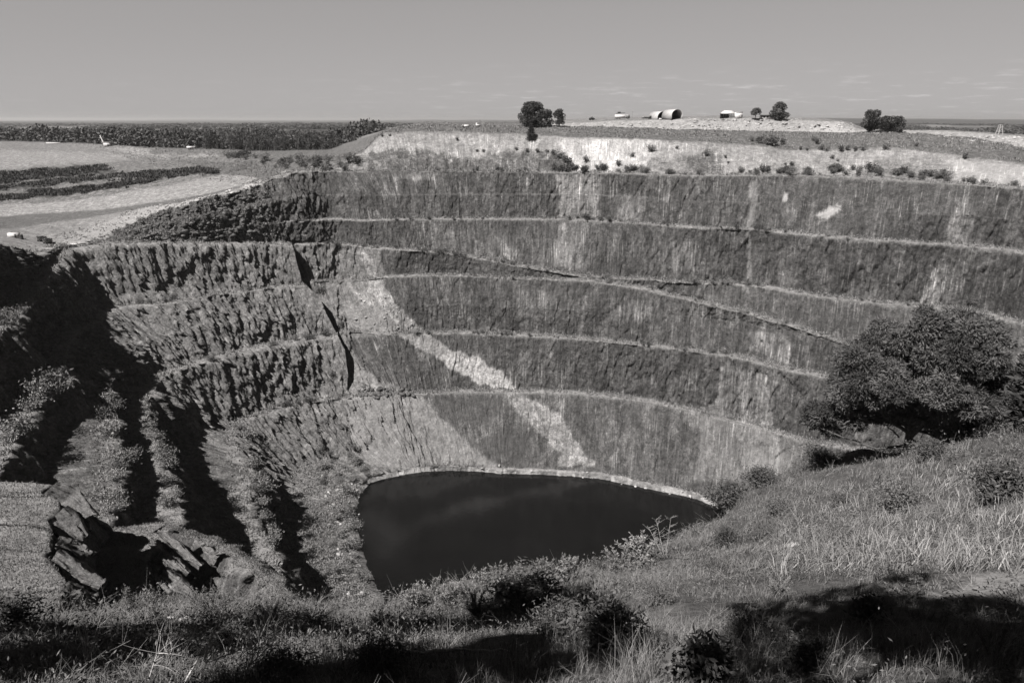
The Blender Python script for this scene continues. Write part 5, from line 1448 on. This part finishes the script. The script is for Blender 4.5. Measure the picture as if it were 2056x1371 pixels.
rws = np.where(segname == 'f_L5')[0]; ci = np.where(PHD > 146)[0]
BP.append(tri_scatter(PITP, (rws[0], rws[12]), (ci[0], ci[-1]), 12000, rgG))
BP = np.concatenate(BP)
bn = fbm(BP[:, 0] / 9, BP[:, 1] / 9, oct=3, seed=940)
BP = BP[bn + rgG.normal(size=len(BP)) * .2 > -.15]
P3 = np.repeat(BP, 3, 0) + rgG.normal(size=(len(BP) * 3, 3)) * [.35, .35, 0]
blades(P3 - [0, 0, .1], rgG.uniform(.4, 1.3, len(P3)), np.full(len(P3), .38), np.full(len(P3), .7), rgG, np.clip(np.repeat(rgG.uniform(.7, 1.7, len(BP)), 3), .3, 1.8), 'bench_grass', M_GRASS,
       'dry grass and low scrub growing along the pit benches')
# dark heath on the stepped terraces at the upper left
rws = np.where(np.isin(segname, ['o5', 'o6']))[0]; ci = np.where((PHD > 128) & (PHD < 168))[0]
P = tri_scatter(PITP, (rws[0], rws[-1]), (ci[0], ci[-1]), 26000, rgG)
hx, hy = project(P)
hx += fbm(P[:, 0] / 8, P[:, 1] / 8, oct=3, seed=951) * 16; hy += fbm(P[:, 0] / 8, P[:, 1] / 8, oct=3, seed=952) * 8
P = P[in_poly(hx, hy, HEATH[0]) | in_poly(hx, hy, HEATH[1]) | in_poly(hx, hy, HEATH[2])]
P3 = np.repeat(P, 3, 0) + rgG.normal(size=(len(P) * 3, 3)) * [.6, .6, 0]
blades(P3 - [0, 0, .1], rgG.uniform(.7, 2.2, len(P3)), np.full(len(P3), .8), np.full(len(P3), .6), rgG, np.clip(np.repeat(rgG.uniform(.4, 1.6, len(P)), 3), .3, 1.6), 'heath', M_FOREST,
       'dark heath scrub on the stepped terraces at the upper left', 'heath')

# weeds and dry twigs between the grass
def scatter_pts(n, r0, seed):
    rg = np.random.default_rng(seed); az = np.radians(rg.uniform(-46, 46, n)); er = edge_r(az); rd = r0 + (er * 1.02 - r0) * rg.uniform(0, 1, n) ** 1.2
    x = OC[0] + np.sin(az) * rd; y = OC[1] + np.cos(az) * rd
    return np.stack([x, y, ground_z(x, y)], 1), rd, rg
C_, rd, rg = scatter_pts(3100, 17, 77)
keep = fbm(C_[:, 0] / 7, C_[:, 1] / 7, oct=2, seed=960) > -.1
C_, rd = C_[keep], rd[keep]; sz = np.clip(rd / 40, .45, 1.4) * rg.uniform(.5, 1.0, len(C_)) ** 2 * 2.6; m = 40
PP = np.repeat(C_, m, 0) + rg.normal(size=(len(C_) * m, 3)) * np.repeat(sz, m)[:, None] * [.26, .26, .13] + np.repeat(sz, m)[:, None] * [0, 0, .16]
wd = MB(); wd.leaves(PP, .10 * np.repeat(np.clip(rd / 25, .7, 2.6), m), .035 * np.repeat(np.clip(rd / 25, .7, 2.6), m), rg, up=.5, tone=np.repeat(rg.uniform(.5, 1.6, len(C_)), m) * rg.uniform(.7, 1.3, len(PP)))
tag(wd.build('weeds', M_LEAF2), 'low leafy weeds scattered through the dry grass', 'weeds', kind='stuff')
C_, rd, rg = scatter_pts(1800, 17, 78)
tb = MB()
for p, r in zip(C_, rd):
    s_ = np.clip(r / 35, .5, 1.5) * rg.uniform(.5, 1.3); tone = rg.choice([.35, 1.0, 1.3])
    for _ in range(5):
        d = rg.normal(size=3) * [1, 1, .3] + [0, 0, .7]; d /= np.linalg.norm(d); l = s_ * rg.uniform(.4, 1.0); e = p + d * l
        w = np.clip(r / 25, .6, 2.5) * .006
        tb.tube(bez(p, p + d * l * .5 + rg.normal(size=3) * .08 * s_, e, 4), [w, w * .8, w * .6, w * .3], 3, tone)
        for _ in range(2):
            u = rg.uniform(.4, .9); q = p + (e - p) * u; tb.tube([q, q + (d + rg.normal(size=3) * .8) * l * .3], [w * .5, w * .25], 3, tone)
tag(tb.build('twigs', M_STRAW), 'dry bare twigs tangled through the grass of the near slope', 'twigs', kind='stuff')

# ------------------------------------------------------------------ things on the plateau, in the pit and at the viewer's feet
M_WHITE = gray_mat('white_paint', 0.5, 0.5, 0.1, 0.7)
M_SHEET = gray_mat('pale_sheeting', 0.42, 0.55, 0.12, 0.5)
M_GREY = gray_mat('grey_metal', 0.16, 0.5, 0.2, 1.0)
M_DARK = gray_mat('dark_metal', 0.03, 0.5, 0.3, 1.0)
M_RUBBER = gray_mat('rubber', 0.02, 0.9, 0.2, 2.0)
M_GLASS = gray_mat('dark_glass', 0.015, 0.08, 0.1, 1.0, 0.5)
M_TIMBER = gray_mat('weathered_timber', 0.3, 0.9, 0.3, 2.0)
M_STONE = gray_mat('pale_stone', 0.26, 0.95, 0.35, 1.5)
M_DSTONE = gray_mat('dark_stone', 0.075, 0.95, 0.5, 0.6)
def part(mb, name, mat, parent, smooth=False): return mb.build(name, mat, parent, smooth)
def B(c, d, rz=0.0):
    m = MB(); m.box(c, d, rz); return m
def cyl(p0, p1, r, k=14):
    m = MB(); p0 = np.asarray(p0, float); p1 = np.asarray(p1, float)
    m.tube([p0, p1], [r, r], k)
    n = m.n
    ring = np.concatenate(m.v)
    for j, c in ((0, p0), (1, p1)):
        rg_ = ring[j * k:(j + 1) * k]; v = np.concatenate([[c], rg_])
        f = [[0, 1 + i, 1 + (i + 1) % k] for i in range(k)]
        m.add(v, None, f if j else [q[::-1] for q in f])
    return m
def at_px(name, px, py, label, cat, rz=0.0, group=None, dz=0.0):
    P = land(px, py, 3.0); o = empty(name, (P[0], P[1], P[2] + dz), rz); tag(o, label, cat, group); return o, m_per_px(P)

def arched_shed(px, py, wpx, hpx, length, rz, label):
    o, k = at_px('arched_shed', px, py, label, 'shed', rz)
    R = wpx * k / 2; H = hpx * k; base = max(H - R, 0.3); n = 22; t = 0.18
    th = np.linspace(0, np.pi, n)
    def arc(r, y): return np.stack([np.cos(th) * r, 0 * th + y, base + np.sin(th) * r], 1)
    rows = [arc(R, 0), arc(R, length), arc(R - t, length), arc(R - t, 0), arc(R, 0)]
    G = np.concatenate(rows)
    mesh_from('roof', G, grid_faces(5, n), M_SHEET, smooth=False, parent=o)
    for s in (-1, 1): part(B((s * (R - .1), length / 2, base / 2 - .3), (.5, length, base + .6)), 'side_wall', M_GREY, o)
    w = np.concatenate([[[0, length - .4, base]], arc(R - t - .03, length - .4), [[-(R - .4), length - .4, -.2], [R - .4, length - .4, -.2]]])
    f = [[0, i, i + 1] for i in range(1, n)] + [[0, n, n + 1], [0, n + 1, n + 2], [0, n + 2, 1]]
    mesh_from('end_wall', w, np.array(f), M_DARK, smooth=False, parent=o)
    for y in np.linspace(0.4, length - 1.2, 5):
        m = MB(); m.tube(arc(R - t - .12, y), .09, 5); part(m, 'rib', M_GREY, o)
    return o
s1 = arched_shed(1330, 237, 24, 15, 17, math.radians(12), 'left arched pale shed, open fronted and slightly lower than its neighbour')
s2 = arched_shed(1359, 237, 24, 19, 17, math.radians(12), 'right arched pale shed, open fronted and taller than its neighbour')

def truck(px, py, L, W_, H, rz, label, cat='truck', body=None, group=None, canopy=False, name='truck'):
    o, k = at_px(name, px, py, label, cat, rz, group)
    r = H * 0.16
    part(B((0, 0, r * 1.3), (L * .96, W_ * .6, r * .5)), 'chassis', M_DARK, o)
    c = part(B((L * .36, 0, r * 1.55 + H * .3), (L * .26, W_ * .92, H * .6)), 'cab', M_GREY, o)
    part(B((L * .492, 0, r * 1.55 + H * .42), (.06, W_ * .8, H * .24)), 'windscreen', M_GLASS, c)
    part(B((-L * .14, 0, r * 1.55 + H * .27), (L * .68, W_, H * .5)), 'tray' if canopy else 'body', body or M_WHITE, o)
    if canopy: part(B((L * .3, 0, r * 1.6 + H * .66), (L * .42, W_ * 1.15, .22)), 'canopy', M_DARK, o)
    for sx in (-.34, -.16, .36):
        for sy in (-1, 1):
            w = part(cyl((sx * L, sy * W_ * .36, r), (sx * L, sy * W_ * .5, r), r), 'wheel', M_RUBBER, o)
            part(cyl((sx * L, sy * W_ * .5, r), (sx * L, sy * W_ * .515, r), r * .5, 8), 'rim', M_GREY, w)
    return o
# drill truck with its mast laid down, left of the sheds
t1 = truck(1249, 237, 11.5, 2.6, 4.2, math.radians(-8), 'white bodied drill truck with its mast laid on top, left of the arched sheds')
mb = MB(); mb.tube([(-4.5, 0, 4.3), (2.0, .2, 4.6)], [.22, .18], 6); mb.box((-2.4, 0, 4.9), (2.2, 1.2, 1.0)); part(mb, 'mast', M_DARK, t1)
p_, k_ = at_px('light_pole', 1267, 237, 'thin pole standing right of the drill truck', 'pole')
part(cyl((0, 0, -.3), (0, 0, 6.0), .1, 8), 'shaft', M_GREY, p_); part(B((.35, 0, 6.05), (.9, .35, .2)), 'lamp_head', M_WHITE, p_)
fb = truck(1297, 237, 8.0, 2.5, 1.9, math.radians(175), 'low dark flatbed truck parked left of the left arched shed', body=M_DARK)
tk = truck(1311, 237, 6.0, 2.5, 2.9, math.radians(10), 'dark truck parked against the side of the left arched shed', body=M_DARK)
bx, _ = at_px('storage_box', 1325, 238.5, 'small white box in front of the left arched shed', 'box')
part(B((0, 0, .55), (1.9, 1.4, 1.2)), 'bin', M_WHITE, bx); part(B((0, 0, 1.22), (2.1, 1.6, .14)), 'lid', M_GREY, bx)

sh, ks = at_px('open_shelter', 1466, 235, 'open shelter with a pale flat hipped roof on dark posts on the skyline', 'shelter', math.radians(6))
Wd = 26 * ks; Hh = 14.5 * ks; Dp = 7.0; e = Hh * .56
v = [(-Wd / 2, 0, e), (Wd / 2, 0, e), (Wd / 2, Dp, e), (-Wd / 2, Dp, e), (-Wd / 2, 0, e + .35), (Wd / 2, 0, e + .35), (Wd / 2, Dp, e + .35), (-Wd / 2, Dp, e + .35), (-Wd * .3, Dp / 2, Hh), (Wd * .3, Dp / 2, Hh)]
q = [[0, 3, 2, 1], [0, 1, 5, 4], [1, 2, 6, 5], [2, 3, 7, 6], [3, 0, 4, 7], [4, 5, 9, 8], [6, 7, 8, 9]]; t = [[5, 6, 9], [7, 4, 8]]
mesh_from('roof', v, [np.array(q), np.array(t)], M_SHEET, smooth=False, parent=sh)
for sx in np.linspace(-.46, .46, 6):
    for yy in (.3, Dp - .3): part(B((sx * Wd, yy, e / 2 - .2), (.28, .28, e + .4)), 'post', M_DARK, sh)
part(B((-Wd * .12, Dp - .6, e / 2 - .2), (Wd * .7, .2, e + .3)), 'back_wall', M_DARK, sh); part(B((-Wd * .05, Dp * .5, .9), (Wd * .3, 1.2, 1.9)), 'store', M_DARK, sh)
wh, kw = at_px('white_shed', 1485, 236, 'plain white walled shed adjoining the right side of the open shelter', 'shed', math.radians(6))
part(B((0, 2, 2.1), (14 * kw, 4, 4.4)), 'wall', M_WHITE, wh); part(B((0, 2, 4.4), (15 * kw, 4.6, .2)), 'roof', M_SHEET, wh); part(B((1.2, -.03, 1.0), (.9, .08, 2.0)), 'door', M_GREY, wh)
ho, kh = at_px('low_building', 1545, 237.5, 'long low building with a thin skillion roof in front of the large rounded skyline tree', 'building', math.radians(4))
part(B((0, 2.5, 1.3), (26 * kh, 5, 2.8)), 'wall', M_WHITE, ho); part(B((0, 2.3, 2.95), (33 * kh, 6.4, .28)), 'roof', M_GREY, ho)
for sx in (-.36, -.1, .18, .38):
    w = part(B((sx * 26 * kh, -.04, 1.5), (1.3, .08, 1.1)), 'window', M_GREY, ho); part(B((sx * 26 * kh, -.09, 1.5), (1.1, .05, .9)), 'pane', M_GLASS, w)
for sx in (-.48, 0, .48): part(B((sx * 33 * kh, -.7, 1.35), (.15, .15, 2.9)), 'post', M_DARK, ho)

# small truck and drill rig left of the tree clump
truck(935, 254, 4.6, 2.3, 2.5, math.radians(170), 'small pale truck parked on the plateau at the far left, left of the drill rig')
rg_, kr = at_px('drill_rig', 960, 252.5, 'white drill rig with an upright mast, right of the small pale truck', 'drill rig')
for s in (-1, 1): part(B((0, s * .8, .4), (3.4, .5, .8)), 'track', M_RUBBER, rg_)
part(B((-.3, 0, 1.2), (2.6, 1.6, .9)), 'body', M_WHITE, rg_); part(B((-1.0, 0, 2.1), (1.1, 1.3, 1.2)), 'cab', M_WHITE, rg_)
ms = MB()
for sx, sy in ((-.2, -.2), (.2, -.2), (.2, .2), (-.2, .2)): ms.tube([(1.3 + sx, sy, .6), (1.3 + sx, sy, 4.6)], .05, 4)
for z in np.arange(.8, 4.6, .6): ms.tube([(1.1, -.2, z), (1.5, -.2, z + .5)], .03, 4); ms.tube([(1.1, .2, z + .5), (1.5, .2, z)], .03, 4)
part(ms, 'mast', M_GREY, rg_)
pl, _ = at_px('marker_pole', 969, 252.5, 'thin pale pole right of the drill rig', 'pole'); part(cyl((0, 0, -.2), (0, 0, 4.2), .08, 6), 'shaft', M_WHITE, pl); part(B((0, 0, 4.3), (.3, .3, .3)), 'cap', M_WHITE, pl)
# old loader near the piles
ld, kl = at_px('loader', 1186, 239.5, 'old dark loader standing left of the drill truck among low earth piles', 'loader', math.radians(15))
part(B((0, 0, 1.3), (3.4, 1.6, 1.0)), 'body', M_DARK, ld); part(B((-.2, 0, 2.3), (1.3, 1.4, 1.2)), 'cab', M_GREY, ld)
for sx in (-1.1, 1.2):
    for sy in (-.9, .9): part(cyl((sx, sy - .22, .7), (sx, sy + .22, .7), .7), 'wheel', M_RUBBER, ld)
m = MB(); m.tube([(1.2, 0, 1.7), (2.9, 0, .9)], .16, 6); part(m, 'arm', M_DARK, ld); part(B((3.2, 0, .6), (.7, 2.2, .8)), 'bucket', M_GREY, ld)
# wooden tower
tw, kt = at_px('wooden_tower', 2005, 267.5, 'pale four legged wooden tower on the white rubble at the right', 'tower', math.radians(10))
hT = 18.5 * kt; w0, w1 = 5.2 * kt, 1.9 * kt
for sx, sy in ((-1, -1), (1, -1), (1, 1), (-1, 1)):
    m = MB(); m.tube([(sx * w0, sy * w0 * .8, -.3), (sx * w1, sy * w1, hT)], [.22, .18], 6); part(m, 'leg', M_TIMBER, tw)
for z in (.3, .62):
    wz = w0 + (w1 - w0) * z; z2 = z + .26; wy = w0 + (w1 - w0) * z2
    for s in (-1, 1):
        m = MB(); m.tube([(-wz, s * wz * .85, hT * z), (wz, s * wz * .85, hT * z)], .11, 5); m.tube([(s * wz, -wz * .85, hT * z), (s * wz, wz * .85, hT * z)], .11, 5); m.tube([(-wz, s * wz * .85, hT * z), (wy, s * wy * .85, hT * z2)], .08, 5)
        part(m, 'brace', M_TIMBER, tw)
part(B((0, 0, hT), (w1 * 2.6, w1 * 2.6, .22)), 'platform', M_TIMBER, tw)

# pad at the left: container, tank, two tip trucks, block
co, kc_ = at_px('container', 31, 478, 'pale container standing on the floor at the far left, beside a dark tank', 'container', math.radians(8))
part(B((0, 0, 1.25), (5.4, 2.4, 2.5)), 'shell', M_SHEET, co); part(B((1.3, -1.23, 1.1), (.9, .08, 1.9)), 'door', M_DARK, co); part(B((0, 0, 2.54), (5.5, 2.5, .1)), 'roof', M_WHITE, co)
ta, _ = at_px('upright_tank', 46, 478, 'dark upright tank right of the pale container', 'tank'); part(cyl((0, 0, -.2), (0, 0, 2.5), .72, 16), 'barrel', M_DARK, ta); part(cyl((0, 0, 2.5), (0, 0, 2.75), .3, 10), 'hatch', M_GREY, ta)
truck(85, 481, 5.4, 3.0, 2.9, math.radians(-80), 'left tip truck of two parked nose to the viewer on the pale floor', 'tip truck', M_GREY, None, True, 'tip_truck')
truck(98, 481, 5.4, 3.0, 2.9, math.radians(-78), 'right tip truck of two parked nose to the viewer on the pale floor', 'tip truck', M_GREY, None, True, 'tip_truck')
bl = B((0, 0, .35), (3.6, .8, .8)).build('concrete_block', M_WHITE); bl.location = land(148, 489, 3); tag(bl, 'low white concrete block at the front edge of the pale floor', 'block')
# hut with inclined chute before the forest
hu, kh2 = at_px('plant_hut', 217, 291.5, 'pale hut with an inclined chute before the forest edge', 'hut', math.radians(-14))
part(B((0, 0, 2.2), (7.2, 4.5, 4.6)), 'wall', M_SHEET, hu); part(B((.3, 0, 4.65), (8.6, 5.6, .3)), 'roof', M_GREY, hu); part(B((2.2, -2.27, 1.2), (1.6, .08, 2.4)), 'door', M_DARK, hu)
m = MB(); m.tube([(-3.9, -1.0, 3.4), (-7.0, -1.0, 11.2)], [.75, .55], 4); part(m, 'chute', M_WHITE, hu)
m = MB(); m.tube([(-5.4, -1.6, -.2), (-5.6, -1.0, 7.4)], .16, 5); m.tube([(-5.4, -.4, -.2), (-5.6, -1.0, 7.4)], .16, 5); part(m, 'leg', M_GREY, hu)
truck(384, 297.5, 8.5, 2.6, 3.4, math.radians(5), 'white truck parked at the forest edge right of the hut')
lw = B((0, 0, .5), (16, .6, 1.3)).build('low_wall', M_SHEET); lw.location = land(107, 286, 4); tag(lw, 'long low pale wall at the forest edge left of the hut', 'wall')

# stones
def rock(seed, flat=.65):
    rg = np.random.default_rng(seed)
    bm_v, bm_f = [], []
    ph = (1 + 5 ** .5) / 2
    V = np.array([(-1, ph, 0), (1, ph, 0), (-1, -ph, 0), (1, -ph, 0), (0, -1, ph), (0, 1, ph), (0, -1, -ph), (0, 1, -ph), (ph, 0, -1), (ph, 0, 1), (-ph, 0, -1), (-ph, 0, 1)], float) / 1.9
    Fc = [(0, 11, 5), (0, 5, 1), (0, 1, 7), (0, 7, 10), (0, 10, 11), (1, 5, 9), (5, 11, 4), (11, 10, 2), (10, 7, 6), (7, 1, 8), (3, 9, 4), (3, 4, 2), (3, 2, 6), (3, 6, 8), (3, 8, 9), (4, 9, 5), (2, 4, 11), (6, 2, 10), (8, 6, 7), (9, 8, 1)]
    V *= rg.uniform(.65, 1.25, (12, 1)); V *= np.array([rg.uniform(.8, 1.4), rg.uniform(.7, 1.1), flat * rg.uniform(.8, 1.3)]); 
    return V * .55, np.array(Fc)
RK = [rock(800 + i) for i in range(5)]
def rubble(name, polys, n, smin, smax, mat, label, seed):
    rg = np.random.default_rng(seed); Vs, Fs, Ts = [], [], []; c = 0
    for poly, cnt in polys:
        xs = [p[0] for p in poly]; ys = [p[1] for p in poly]; got = 0
        while got < cnt:
            x, y = rg.uniform(min(xs), max(xs)), rg.uniform(min(ys), max(ys)); got += 1
            if not in_poly(np.array([x]), np.array([y]), poly)[0]: continue
            P = land(x, y, 2.5)
            if P is None: continue
            v, f = RK[rg.integers(0, 5)]; s = smin + (smax - smin) * rg.uniform() ** 3
            a = rg.uniform(0, 6.28); ca, sa = math.cos(a), math.sin(a)
            v2 = np.stack([v[:, 0] * ca - v[:, 1] * sa, v[:, 0] * sa + v[:, 1] * ca, v[:, 2]], 1) * s
            J = rg.normal(size=3) * [.5, .5, 0]
            Vs.append(v2 + P + J); Fs.append(f + c); c += len(v); Ts.append(np.full(len(v), rg.uniform(.6, 1.5)))
    o = mesh_from(name, np.concatenate(Vs), np.concatenate(Fs), mat, attrs={'tone': np.concatenate(Ts)}, smooth=False)
    return tag(o, label, 'rubble', kind='stuff')
M_RUB1 = plant_mat('dark_rubble_stone', 0.075); M_RUB2 = plant_mat('pale_rubble_stone', 0.22)
rubble('rubble', [([(260, 470), (330, 425), (420, 405), (520, 380), (560, 420), (520, 470), (400, 485), (270, 486)], 1500), ([(720, 775), (830, 778), (835, 794), (700, 800)], 260), ([(150, 590), (330, 740), (300, 770), (230, 640), (140, 560)], 200)], 0, .6, 3.2, M_RUB1,
       'dark broken rock spilled over the slope at the upper left and below the cleft', 5)
rubble('pale_rubble', [([(290, 412), (480, 372), (500, 380), (330, 418)], 420), ([(1850, 268), (2056, 272), (2056, 296), (1900, 276)], 420), ([(1150, 252), (1300, 244), (1720, 246), (1720, 262), (1400, 258)], 700), ([(1380, 236), (1600, 236), (1600, 240), (1380, 241)], 260),
                       ([(690, 540), (790, 600), (840, 660), (720, 660)], 160), ([(640, 930), (735, 985), (718, 1060), (740, 1195), (700, 1195), (660, 1050)], 320), ([(880, 935), (1450, 1010), (1440, 1000), (1200, 948), (1000, 932)], 200)], 0, .5, 2.2, M_RUB2, 'pale broken stones on the white mounds, the road edge and the slide', 6)
rk_me = [mesh_from('boulder', v, f, M_STONE, smooth=False, link=False) for v, f in RK]
def boulders(items, label, group, mat=None):
    for (px, py, hp) in items:
        P = land(px, py, 3)
        if P is None: continue
        o = rk_me[random.randrange(5)].copy(); COL.objects.link(o); k = m_per_px(P)
        o.location = P; s = hp * k; o.scale = (s, s, s); o.rotation_euler = (0, 0, random.uniform(0, 6.28)); tag(o, label, 'boulder', group)
boulders([(1100 + 4 * i + random.uniform(-1, 1), 249.5 + random.uniform(-.6, .8), random.uniform(2.2, 4)) for i in range(12)], 'pale boulder in the row at the foot of the tree clump left of the sheds', 'boulders in a row below the tree clump')
boulders([(x, random.uniform(236.5, 241), random.uniform(2.0, 3.6)) for x in [random.uniform(1380, 1610) for _ in range(26)]], 'pale boulder on the crest of the white mound under the skyline buildings', 'boulders on the white mound crest')
boulders([(300 + 13 * i + random.uniform(-4, 4), 1236 + random.uniform(-3, 14), random.uniform(7, 16)) for i in range(12)], 'grey stone in the crumbling crest of the earth bank at lower left', 'stones along the earth bank crest')
b_ = rk_me[2].copy(); COL.objects.link(b_); P = land(370, 474, 3); b_.location = P; b_.scale = (3.4, 2.6, 2.4); tag(b_, 'single big pale boulder at the foot of the dark rubble slope', 'boulder')
b_ = rk_me[1].copy(); COL.objects.link(b_); P = land(1598, 1090, 6); b_.location = P; b_.scale = (1.1, .9, .8); tag(b_, 'lone pale stone half hidden in the grass of the right slope', 'stone')

# short post on the right slope
P = land(1757, 968, 6); k = m_per_px(P); po = MB(); po.tube([(0, 0, -.25), (3.0 * k, 0, 19 * k)], [.06, .055], 6); po = po.build('post', M_DARK); po.location = P
tag(po, 'short dark leaning post standing in the grass of the right slope', 'post')
# dead branches at the bottom left, long stick at the bottom centre
def branch(name, base, way, rad, twigs, seed, label, mat=None, lift=0.12):
    rg = np.random.default_rng(seed); G0 = land(base[0], base[1], 14); k = m_per_px(G0)
    pts = [np.array([0, 0, 0.0])]
    for (px, py) in way: pts.append(np.array([(px - base[0]) * k, rg.normal() * .12 + .1, (base[1] - py) * k + lift]))
    C = resample(pts, 14); C[:, 2] += np.sin(np.linspace(0, 3, 14)) * .05
    m = MB(); m.tube(C, np.linspace(rad, rad * .3, 14), 6)
    for q in range(twigs):
        t = rg.uniform(.25, 1); b = np.array([np.interp(t, np.linspace(0, 1, 14), C[:, i]) for i in range(3)])
        d = (C[-1] - C[0]); d = d / np.linalg.norm(d) + rg.normal(size=3) * .6 + [0, 0, .35]; l = rg.uniform(.25, .8)
        e = b + d / np.linalg.norm(d) * l; w = bez(b, (b + e) / 2 + rg.normal(size=3) * .06, e, 6); m.tube(w, np.linspace(rad * .32, rad * .1, 6), 4)
        for _ in range(3):
            u = rg.uniform(.4, .95); bb = b + (e - b) * u; ee = bb + (d / np.linalg.norm(d) + rg.normal(size=3) * .7) * l * .35; m.tube([bb, ee], [rad * .14, rad * .07], 3)
    o = m.build(name, mat or M_DEAD); o.location = G0; return tag(o, label, 'branch')
branch('dead_branch', (168, 1345), [(175, 1325), (184, 1310)], .016, 14, 1, 'small forked dead branch at the lower left edge of the grass')
branch('dead_branch', (296, 1356), [(315, 1322), (345, 1312), (375, 1316)], .016, 18, 2, 'pale dead branch arching to the right, left one of an arching pair')
branch('dead_branch', (370, 1358), [(400, 1328), (430, 1311), (495, 1305)], .018, 24, 3, 'long pale dead branch arching to the right, right one of an arching pair')
branch('dead_branch', (480, 1368), [(500, 1340), (520, 1318)], .02, 14, 4, 'upright thorny dead branch right of the arching pair')
branch('dead_log', (110, 1369), [(150, 1352), (195, 1344)], .05, 4, 5, 'thick dark dead log lying at the bottom left', M_BARK, .05)
A = land(812, 1314, 12); Bq = land(1022, 1306, 12)
stk = MB(); C = resample([A + [0, 0, .16], (A + Bq) / 2 + [0, 0, .24], Bq + [0, 0, .14]], 12); C[1:-1, 2] += np.random.default_rng(3).normal(size=10) * .015
stk.tube(C - A, np.linspace(.035, .015, 12), 6); stk = stk.build('stick', M_DEAD); stk.location = A
tag(stk, 'long pale stick lying level in the grass at the bottom centre', 'stick')

# ------------------------------------------------------------------ air
def haze_box(lo, hi, density):
    m = bpy.data.materials.new('haze_air'); m.use_nodes = True; t = m.node_tree; t.nodes.clear()
    out = N(t, 'ShaderNodeOutputMaterial'); v = N(t, 'ShaderNodeVolumePrincipled', ins={'Density': density, 'Color': (0.8, 0.78, 0.77, 1), 'Anisotropy': 0.3})
    t.links.new(v.outputs[0], out.inputs['Volume'])
    x0, y0, z0 = lo; x1, y1, z1 = hi
    o = mesh_from('haze', [(x0, y0, z0), (x1, y0, z0), (x1, y1, z0), (x0, y1, z0), (x0, y0, z1), (x1, y0, z1), (x1, y1, z1), (x0, y1, z1)],
                  np.array([[0, 3, 2, 1], [4, 5, 6, 7], [0, 1, 5, 4], [1, 2, 6, 5], [2, 3, 7, 6], [3, 0, 4, 7]]), m, smooth=False)
    return tag(o, 'thin even haze in the air over the pit and the plain', 'haze', kind='stuff')
haze_box((-62000, -62000, -200), (62000, 62000, 60), 4.0e-5)
